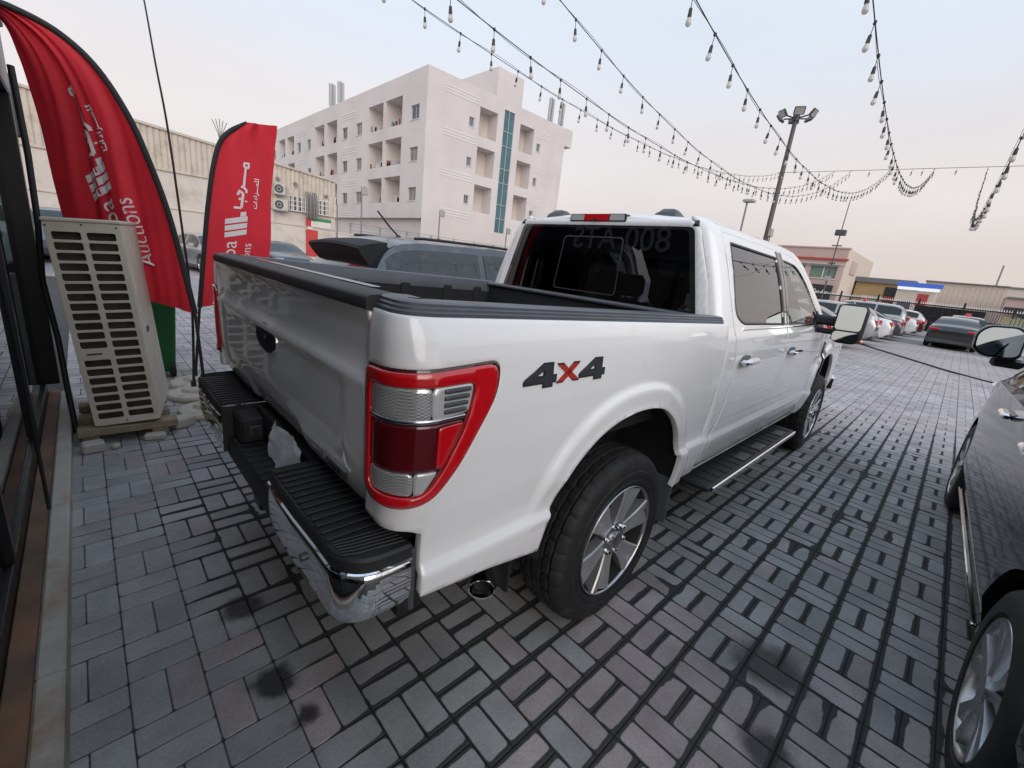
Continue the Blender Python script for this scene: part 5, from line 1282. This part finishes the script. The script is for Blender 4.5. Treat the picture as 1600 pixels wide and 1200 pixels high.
def corrugated(mb, x0, x1, y, ztop, zbot, pitch=.25, d=.045):
    n = int((x1-x0)/pitch*4); vs = []; 
    for i in range(n+1):
        x = x0+(x1-x0)*i/n; o = d if i % 4 in (1, 2) else 0
        vs += [(x, y-o, zbot(x) if callable(zbot) else zbot), (x, y-o, ztop(x) if callable(ztop) else ztop)]
    mb.add(vs, [(2*i, 2*i+2, 2*i+3, 2*i+1) for i in range(n)])
def ac_small(par, x, y, z, w=.8, h=.62, d=.35):
    c = bx('ac_case', (x, y-d, z), (x+w, y, z+h), M['ac_white'], par, .02)
    MB().cyl((x+w*.38, y-d-.003, z+h*.5), (x+w*.38, y-d-.012, z+h*.5), h*.38, n=24).build('fan_grille', M['plastic_dark'], c, 30)
    MB().lathe([(0, h*.15), (-.01, h*.16), (-.01, h*.19), (0, h*.2)], 20, 'y', (x+w*.38, y-d-.013, z+h*.5)).build('fan_ring', M['ac_white'], c, 30)
    bx('bracket', (x+.1, y-d, z-.06), (x+w-.1, y, z-.005), M['steel_grey'], c)
M['ac_white'] = mat('small_ac_white', (.52, .49, .43), .5, var=.1)
M['flag_red'] = mat('painted_red', (.50, .05, .045), .75, var=.1); M['flag_green'] = mat('painted_green', (.05, .24, .08), .75, var=.1); M['flag_white'] = mat('painted_white', (.7, .66, .62), .75, var=.05)
M['flag_black'] = mat('painted_black', (.03, .03, .03), .75, var=.05)
def warehouse():
    Y = 29.
    t = empty('warehouse', (0, Y, 0), label='cream corrugated-metal warehouse behind the red flags with caged window units', cat='building')
    def B(nm, a, b, m, ch=0, par=t): return bx(nm, (a[0], a[1]-Y, a[2]), (b[0], b[1]-Y, b[2]), m, par, ch)
    tp = lambda x: 6.50-.085*(x-.6)
    g = MB(); corrugated(g, -14, 10.95, 0, lambda x: tp(max(x, -4)), 4.45); g.build('cladding', M['sheet'], t, 0)
    g = MB(); corrugated(g, 6.9, 10.95, -.06, 4.62, 3.35, .3); g.build('lower_cladding', M['sheet'], t, 0)
    B('wall', (-14, Y+.05, 0), (10.95, Y+.25, 4.44), M['cream_wall'])
    for x in (-12, -7, -2, 2.4, 5.2, 7.2): B('wall_panel_joint', (x-.03, Y+.02, 2.55), (x+.03, Y+.049, 4.4), M['sheet'])
    B('string_course', (-14, Y-.04, 4.34), (6.88, Y+.04, 4.46), M['sheet'], .01)
    B('plinth', (-14, Y-.03, 0), (10.97, Y+.045, 2.47), M['cream_wall'], .01); B('plinth_cap', (-14, Y-.07, 2.475), (10.99, Y+.045, 2.55), M['sheet'], .01)
    g = MB(); g.add([(-14, -.12, tp(-4)+.02), (-4, -.12, tp(-4)+.02), (10.99, -.12, tp(10.99)+.02), (10.99, 14, 6.0), (-4, 14, 7.4), (-14, 14, 7.4), (-14, -.12, tp(-4)-.1), (-4, -.12, tp(-4)-.1), (10.99, -.12, tp(10.99)-.1)], [(0, 1, 4, 5), (1, 2, 3, 4), (6, 7, 1, 0), (7, 8, 2, 1)]); g.build('roof', M['sheet'], t, 0)
    B('wall', (10.9, Y+.3, 0), (10.98, Y+14, 5.5), M['sheet'])
    for x, z in ((7.05, 3.25), (7.15, 4.15)): ac_small(t, x, -.06, z, .82 if z < 4 else .6, .64)
    for x0, x1 in ((8.0, 8.95), (8.98, 9.45), (9.62, 10.45)):
        w = B('window', (x0, Y-.07, 3.38), (x1, Y-.062, 4.2), M['win_dark'])
        for k in range(5): q = x0+(x1-x0)*k/4; bx('cage_bar', (q-.015, -.22, 3.34), (q+.015, -.19, 4.24), M['stripe'], w)
        for k in range(4): q = 3.36+k*.285; bx('cage_bar', (x0-.02, -.225, q), (x1+.02, -.185, q+.03), M['stripe'], w)
    for x in (9.0, 9.2, 9.42, 9.55): MB().tube([(x, -.30, 4.6), (x, -.38, 4.3), (x+.03, -.38, 3.4), (x+.02, -.32, 3.05)], .07, 8).build('duct', M['steel_grey'], t, 60)
    for x, z in ((7.4, 5.05), (8.4, 4.95), (10.3, 4.55)): MB().cyl((x, -.06, z), (x, -.2, z), .10, n=12).build('vent', M['steel_grey'], t, 40)
    MB().tube([(11.05, -.05, 4.2), (11.05, -.08, 2), (11.05, -.05, .1)], .04, 8).build('downpipe', M['steel_grey'], t, 60)
    # painted flag
    for nm, a, b, c, d, m in (('flag_panel', 9.02, 9.32, 2.55, 3.15, 'flag_red'), ('flag_panel', 9.33, 10.62, 2.93, 3.12, 'flag_green'), ('flag_panel', 9.33, 10.62, 2.74, 2.925, 'flag_white'), ('flag_panel', 9.33, 10.62, 2.56, 2.735, 'flag_white')):
        B(nm, (a, Y-.10, c), (b, Y-.075, d), M[m])
    B('red_sign', (9.0, Y-.09, .7), (9.75, Y-.071, 2.35), M['flag_red']); B('sign_roundel', (9.12, Y-.10, 2.38), (9.42, Y-.08, 2.54), M['flag_white'])
    for k in range(5): MB().tube([(4.8, 1, 6.4), (4.8+.06*k-.12, 1, 7.0), (4.8+.18*(k-2), 1, 7.7-.05*abs(k-2))], .02, 5).build('roof_aerial', M['steel_grey'], t, 60)
warehouse()
def boundary():
    t = empty('boundary_wall', (25, 29, 0), label='pale boundary wall with barbed-wire brackets before the apartment block', cat='wall')
    MB().box((-13.95, -.1, 0), (15, .1, 2.35), .01).build('wall_body', M['cream_wall'], t, 30); MB().box((-13.95, -.14, 2.355), (15, .14, 2.42), .01).build('coping', M['apt'], t, 30)
    xs = [-13+k*2.2 for k in range(13)]
    for x in xs:
        b = MB().tube([(x, 0, 2.4), (x, 0, 2.85), (x-.16, -.1, 3.15)], .022, 6); b.tube([(x, 0, 2.85), (x+.16, .1, 3.15)], .022, 6); b.build('wire_bracket', M['steel_grey'], t, 60)
    for dz, dy in ((2.7, 0), (2.95, -.03), (3.12, -.09), (3.12, .09)): MB().tube([(xs[0], dy, dz), (xs[-1], dy, dz)], .012, 4).build('barbed_wire', M['steel_grey'], t, 60)
    o = MB().box((8.6, -.13, 1.9), (9.5, -.101, 2.33), .004).build('notice_board', M['flag_white'], t, 30)
    for k, (az_, zt_, lab) in enumerate(((65.0, 5.55, 'yard lamp post on the boundary wall, left of the apartment corner'), (55.9, 5.1, 'yard lamp post on the boundary wall below the apartment corner'), (47.5, 4.7, 'yard lamp post on the boundary wall beside the truck cab'))):
        x = CP.x+(28.9-CP.y)/math.tan(R(az_))
        p = empty('yard_lamp', (x, 28.86, 0), label=lab, cat='lamp post', group='yard lamps on the boundary wall')
        MB().cyl((0, 0, 0), (0, 0, zt_), .05, n=8).build('post', M['steel_grey'], p, 40)
        for s in (-1, 1):
            MB().tube([(0, 0, zt_-.02), (.28*(1 if s > 0 else .0), 0, zt_+.08)], .025, 6).build('arm', M['steel_grey'], p, 60)
        MB().box((-.02, -.12, zt_-.45), (.42, .06, zt_+.02), .03).build('lamp_head', M['lamp_grey'], p, 30)
        if k == 1: MB().box((-.12, -.15, 2.5), (.12, .05, 3.0), .02).build('junction_box', M['steel_grey'], p, 30)
M['lamp_grey'] = mat('lamp_housing', (.38, .37, .35), .4, .3, var=.1)
boundary()
# ------------------------------------------------------------------ right-hand street
M['pink_wall'] = mat('pink_render', (.50, .365, .325), .85, var=.08, vs=.6); M['beige_wall'] = mat('beige_cladding', (.56, .48, .41), .8, var=.08, vs=.8)
M['yellow_wall'] = mat('ochre_wall', (.42, .30, .15), .8, var=.08, vs=.8); M['shop_black'] = mat('shop_black', (.02, .02, .024), .5, var=.1)
M['shop_red'] = mat('shop_red', (.38, .05, .04), .6, var=.1); M['blue_sign'] = mat('blue_sign', (.04, .10, .42), .4, var=.1, emit=(.10, .25, 1.0, .12))
M['lit_sign'] = mat('lit_white_sign', (.7, .75, .8), .4, var=0, emit=(.85, .92, 1, .25)); M['green_glass'] = mat('green_window', (.14, .22, .17), .2, var=.15)
M['roof_grey'] = mat('grey_roof', (.15, .16, .17), .6, var=.1)
def pink_building():
    X = 67.
    t = empty('shop_building', (X, 10, 0), label='two-storey pink shop building beyond the fence with black and red shop signs', cat='building')
    g = MB(); op = [(5.5-4.8+k*3.55, 5.5-4.8+k*3.55+2.9, 4.35, 5.75) for k in range(6)]+[(.8+k*4.2, 4.6+k*4.2, 0, 1.55) for k in range(5)]
    op = [(max(.3, a), b, c, d) for a, b, c, d in op]
    facade(g, 'x', 0, 0, 22, 0, 8, op, .4, -1); g.build('wall', M['pink_wall'], t, 0)
    for a, b, c, d in op:
        if c > 2:
            w = bx('window', (.25, a, c), (.3, b, d), M['green_glass'] if a < 6 else M['win_dark'], t); bx('window_bar', (.2, (a+b)/2-.05, c), (.248, (a+b)/2+.05, d), M['stripe'], w); bx('sill', (-.12, a-.1, c-.15), (.2, b+.1, c-.01), M['beige_wall'], w); bx('shade', (-.25, a-.1, d+.01), (-.01, b+.1, d+.28), M['roof_grey'], w)
        else: bx('shop_window', (.3, a, c), (.38, b, d), M['win_dark'], t)
    g = MB(); corrugated(g, 0, 20, 0, 8, 0, .9, .12); o = g.build('side_cladding', M['beige_wall'], t, 0); 
    bx('roof', (.02, .02, 7.5), (20, 22, 7.6), M['roof_grey'], t); bx('cornice', (-.2, -.2, 6.55), (-.005, 22, 6.8), M['shop_red'], t); bx('parapet_cap', (-.15, -.15, 8.001), (.2, 22, 8.15), M['pink_wall'], t)
    bx('ledge', (-.1, -.1, 6.0), (-.005, 22, 6.15), M['beige_wall'], t)
    s1 = bx('shop_sign', (-.3, .6, 1.75), (-.02, 8.2, 3.5), M['shop_black'], t); s2 = bx('shop_sign', (-.3, 8.4, 1.75), (-.02, 12, 3.5), M['shop_red'], t)
    tm = text_mesh('A U T O  P A R T S', .62, .02, align='CENTER') if False else None
    for k in range(7):
        y = 7.4-k*.95; MB().tube([(-.33, y, 2.3), (-.33, y-.25, 2.95), (-.33, y-.5, 2.45), (-.33, y-.7, 2.7)], .06, 5).build('sign_squiggle', M['stripe'], s1, 60)
    bx('wall_plaque', (3.0, -.22, 5.2), (6.6, -.13, 6.8), M['pink_wall'], t)
    bx('roof_room', (6, 12, 7.6), (11, 17, 9.2), M['beige_wall'], t)
pink_building()
def far_shops():
    t = empty('ochre_shed', (76, 6.5, 0), label='ochre-walled workshop with grey roof edge between the pink building and the blue sign', cat='building')
    bx('wall', (0, -2.6, 0), (14, 3.2, 4.6), M['yellow_wall'], t); bx('roof', (-.5, -3.0, 4.605), (14.5, 3.4, 5.25), M['roof_grey'], t); bx('shutter', (-.06, -1.0, 0), (-.005, 2.2, 2.9), M['beige_wall'], t); bx('poster', (-.08, -1.6, 2.2), (-.01, -.1, 4.2), M['shop_black'], t); bx('poster', (-.11, -1.5, 2.3), (-.082, -.2, 3.0), M['shop_red'], t)
    t = empty('blue_sign_shop', (72, 2.9, 0), label='low shop with a lit white and blue sign board', cat='building')
    bx('wall', (0, -1.7, 0), (8, 1.9, 3.9), M['beige_wall'], t); s = bx('sign_board', (-.35, -2.2, 4.35), (-.05, 2.0, 4.85), M['blue_sign'], t); bx('sign_light', (-.40, -2.0, 3.95), (-.10, 1.9, 4.30), M['lit_sign'], t); bx('door', (-.05, .2, 0), (-.004, 1.5, 2.6), M['win_dark'], t); bx('red_poster', (-.06, -1.2, 2.2), (-.004, -.2, 3.6), M['shop_red'], t)
    t = empty('beige_warehouse', (80, -.4, 0), label='long beige metal warehouse beyond the fence, above the black sedan', cat='building')
    g = MB(); n = 64
    for i in range(n):
        a = -4.4+7.6*i/n; b = -4.4+7.6*(i+1)/n; o = .03 if i % 4 in (1, 2) else 0; g.add([(-o, a, 0), (-o, b, 0), (-o, b, 5.5+.02*i/n), (-o, a, 5.5+.02*i/n)], [(3, 2, 1, 0)])
    g.build('cladding', M['beige_wall'], t, 0); bx('body', (.02, -4.4, 0), (25, 3.2, 5.4), M['beige_wall'], t); bx('eaves', (-.3, -4.5, 5.53), (25, 3.3, 5.66), M['roof_grey'], t)
    t = empty('low_shop', (70, -9, 0), label='low brick-coloured shop with a dark awning at the far right', cat='building')
    bx('wall', (0, -14, 0), (8, 4.4, 3.9), M['pink_wall'], t); bx('awning', (-1.2, -14, 2.5), (-.01, 4.4, 3.0), M['shop_black'], t, .05); bx('roof_edge', (-.2, -14, 3.905), (8, 4.4, 4.1), M['roof_grey'], t); bx('red_sign', (-.3, -2.6, 2.9), (-.02, -.6, 3.8), M['shop_red'], t)
    for k in range(5): bx('shop_window', (-.05, -12+k*3.2, .4), (-.004, -9.6+k*3.2, 2.3), M['win_dark'], t)
    t = empty('distant_block', (140, -8, 0), label='pale distant block on the horizon at far right', cat='building')
    bx('wall', (0, -14, 0), (14, 5.5, 8.2), M['beige_wall'], t); bx('roof', (-.2, -14.2, 8.205), (14.2, 5.7, 8.6), M['roof_grey'], t); MB().cyl((2, 3, 8.6), (2, 3, 13), .15, n=6).build('mast', M['steel_grey'], t, 0)
    for k in range(6): bx('window', (-.05, -12+k*2.8, 4.5), (-.004, -10.6+k*2.8, 6.3), M['win_dark'], t)
far_shops()
def fence():
    X = 45.
    t = empty('bar_fence', (X, 0, 0), label='black metal bar fence with pale spear tips closing the lot at right', cat='fence')
    for z in (.25, 1.2, 2.05): bx('rail', (-.03, -22, z), (.03, 16, z+.09), M['black_metal'], t)
    for k in range(16): bx('post', (-.06, -22+k*2.53, 0), (.06, -21.88+k*2.53, 2.5), M['black_metal'], t)
    g = MB(); tips = MB()
    for k in range(300):
        y = -22+.06+k*.1265; g.box((-.012, y-.014, .1), (.012, y+.014, 2.14)); tips.add([(-.03, y-.035, 2.141), (.03, y-.035, 2.141), (.03, y+.035, 2.141), (-.03, y+.035, 2.141), (0, y, 2.34)], [(0, 1, 4), (1, 2, 4), (2, 3, 4), (3, 0, 4)])
    o = g.build('bars', M['black_metal'], t, 0); o['kind'] = 'stuff'; o = tips.build('spear_tips', M['stripe'], t, 0); o['kind'] = 'stuff'
    g = MB(); g.grid(lambda a, b: (.06+.03*math.sin(a*60), -2.9+a*3.9, .1+b*1.9), 90, 3); o = g.build('shade_cloth', M['shade'], t, 60)
    for k in range(9): bx('timber_plank', (-.12, -5.6+k*.20, .1), (-.08, -5.44+k*.20, 1.75+.05*(k % 3)), M['plank'], t)
M['shade'] = mat('black_shade_cloth', (.02, .021, .024), .8, var=.2, vs=4); M['plank'] = mat('greenish_plank', (.26, .27, .16), .8, var=.2)
fence()
# ================================================================== mast, lights, hose
M['mast'] = mat('mast_steel', (.10, .085, .085), .5, .3, var=.15); M['flood'] = mat('floodlight_body', (.075, .08, .085), .4, .3, var=.1); M['flood_glass'] = mat('floodlight_glass', (.45, .44, .41), .15, var=.05, coat=1)
def mast():
    t = empty('floodlight_mast', (21.35, 5.45, 0), label='tall mast with a ring of floodlights behind the truck cab', cat='lamp post')
    H = 9.0
    MB().cyl((0, 0, 0), (0, 0, H), .13, .085, 16).build('pole', M['mast'], t, 40)
    MB().cyl((0, 0, H-.1), (0, 0, H+.12), .14, .14, 12).build('head_collar', M['mast'], t, 40)
    for k in range(6):
        a = 2*math.pi*k/6+.4; d = Vector((math.cos(a), math.sin(a), 0)); s = Vector((-d.y, d.x, 0)); c = d*.66+Vector((0, 0, H+.10)); tn = (d*.80+Vector((0, 0, -.6))).normalized(); up_ = s.cross(tn)
        MB().tube([(0, 0, H), tuple(d*.5+Vector((0, 0, H+.06)))], .03, 6).build('bracket', M['mast'], t, 60)
        b = MB(); b.box((-.21, -.16, -.05), (.21, .16, .05), .03)
        Mx = Matrix(((s.x, up_.x, tn.x, c.x), (s.y, up_.y, tn.y, c.y), (s.z, up_.z, tn.z, c.z), (0, 0, 0, 1))); b.xf(Mx); fo = b.build('floodlight', M['flood'], t, 30)
        b = MB(); b.box((-.17, -.125, .051), (.17, .125, .057)); b.xf(Mx); b.build('floodlight_glass', M['flood_glass'], fo, 0)
    MB().box((-.16, -.24, 4.1), (.10, -.08, 4.45), .02).build('camera_box', M['lamp_grey'], t, 30); MB().box((-.3, -.05, 3.35), (.3, .05, 3.42)).build('cross_bracket', M['mast'], t, 0)
    MB().tube([(0, -.14, 4.4), (.05, -.16, 3.4), (0, -.14, 2.2)], .02, 6).build('cable', M['black_plastic'], t, 60)
    t = empty('thin_lamp_post', (34, 11.3, 0), label='slender lamp post left of the floodlight mast, partly hidden by the cab', cat='lamp post')
    MB().cyl((0, 0, 0), (0, 0, 7.9), .09, .06, 10).build('pole', M['steel_grey'], t, 40); MB().box((-.3, -.5, 7.85), (.3, .25, 8.05), .04).build('lamp_head', M['lamp_grey'], t, 30)
    t = empty('fence_lamp_post', (44.2, 7.05, 0), label='thin dark floodlight post standing before the pink shop building', cat='lamp post')
    MB().cyl((0, 0, 0), (0, 0, 9.6), .07, .03, 8).build('pole', M['mast'], t, 40); MB().box((-.2, -.38, 6.9), (.2, .38, 7.35), .04).build('floodlight', M['flood'], t, 30); MB().box((-.1, -.35, 6.05), (.1, .35, 6.13)).build('cross_arm', M['mast'], t, 0); MB().box((-.15, -.2, 3.2), (.1, .2, 3.6), .02).build('junction_box', M['lamp_grey'], t, 30); MB().box((-.15, -.25, 4.6), (.1, .25, 4.7), .02).build('cross_arm', M['mast'], t, 30)
mast()
M['bulb_glass'] = mat('clear_bulb', (.62, .56, .52), .12, 0, var=.05, spec=.8, coat=.5, alpha=.75); M['wire'] = mat('black_wire', (.03, .03, .032), .6, var=.05)
def strings():
    so = MB(); so.cyl((0, 0, 0), (0, 0, -.085), .0035, n=5); so.lathe([(-.075, .004), (-.085, .014), (-.12, .0165), (-.135, .0175), (-.137, .012)], 10, 'z'); sm = so.mesh('socket', 40); sm.materials.append(M['wire'])
    bu = MB(); bu.lathe([(-.136, .012), (-.15, .018), (-.168, .024), (-.183, .023), (-.195, .014), (-.199, .001)], 12, 'z'); bm_ = bu.mesh('bulb', 60); bm_.materials.append(M['bulb_glass'])
    kn = MB(); kn.box((-.012, -.012, -.014), (.012, .012, .012), .004); km = kn.mesh('clip', 30); km.materials.append(M['wire'])
    cab = lambda y: Vector((17., y, 5.7+y*.035))
    dat = [(2.38, 4.1, .9, 4.0, 'string of bulbs nearest the apartment block, leftmost of the strings'), (1.25, 3.7, 1.2, 2.45, 'second string of bulbs from the left, crossing the apartment roof'),
           (1.25, 4.8, 1.8, 1.98, 'third string of bulbs from the left, sagging steeply to the mast'), (-.25, 3.9, 1.4, .98, 'fourth string of bulbs from the left, passing just over the floodlight mast'),
           (-1.12, 3.9, 1.3, -.07, 'fifth string of bulbs, hanging almost straight down right of the mast'), (-2.0, 4.2, 2.0, -1.19, 'rightmost string of bulbs, bunched in the upper right corner')]
    rnd = random.Random(4)
    for ya, za, sg, yb, lab in dat:
        A = Vector((-2, ya, za)); B = cab(yb); t = empty('bulb_string', A, label=lab, cat='string lights', group='bulb strings over the car lot')
        f = lambda k: A.lerp(B, k)-Vector((0, 0, 4*sg*k*(1-k)))
        N_ = 90; pts = [f(k/N_)-A for k in range(N_+1)]
        MB().tube(pts, .004, 5).build('wire', M['wire'], t, 60); MB().tube([p+Vector((0, .012, .012+.02*math.sin(i*.7))) for i, p in enumerate(pts)], .002, 4).build('support_wire', M['wire'], t, 60)
        Ln = sum((b-a).length for a, b in zip(pts[:-1], pts[1:])); nb = int(Ln/.47)
        for q in range(nb):
            k = (q+.5)/nb; p = f(k)-A
            if p.x < .6: continue
            rx, ry = rnd.uniform(-.12, .12), rnd.uniform(-.12, .12)
            o = bpy.data.objects.new('lamp_holder', sm); COL.objects.link(o); o.parent = t; o.location = p; o.rotation_euler = (rx, ry, rnd.uniform(0, 3)); o.scale = (.8, .8, .88)
            o2 = bpy.data.objects.new('bulb', bm_); COL.objects.link(o2); o2.parent = o
            o3 = bpy.data.objects.new('clip', km); COL.objects.link(o3); o3.parent = o
    t = empty('support_cable', (21.35, 5.45, 6.8), label='taut cable from the mast to the right carrying the bulb strings', cat='cable')
    pts = [Vector((21.35, 5.45, 6.8)), Vector((17, 4.23, 5.85))]+[cab(4-k*.5) for k in range(0, 27)]
    MB().tube([p-Vector((21.35, 5.45, 6.8)) for p in pts], .007, 5).build('wire', M['wire'], t, 60)
    for y in (2.9, 1.5, .45, -.55, -2.0, -2.6, .2, -3.2):
        o = bpy.data.objects.new('lamp_holder', sm); COL.objects.link(o); o.parent = t; o.location = cab(y)-Vector((21.35, 5.45, 6.8)); o2 = bpy.data.objects.new('bulb', bm_); COL.objects.link(o2); o2.parent = o
strings()
hp = [(22.5, 1.2, .012), (21.7, .98, .012), (20, .3, .012), (18.4, -.56, .012), (17, -1.3, .012), (15.8, -1.95, .012), (14.65, -2.8, .012), (13.9, -3.6, .012), (13.2, -4.6, .012)]
o = MB().tube([crom(hp, k/60) for k in range(61)], .024, 6).build('ground_hose', M['black_plastic'], None, 60); tag(o, 'black hose lying across the aisle from the parked cars to the black car', 'hose')
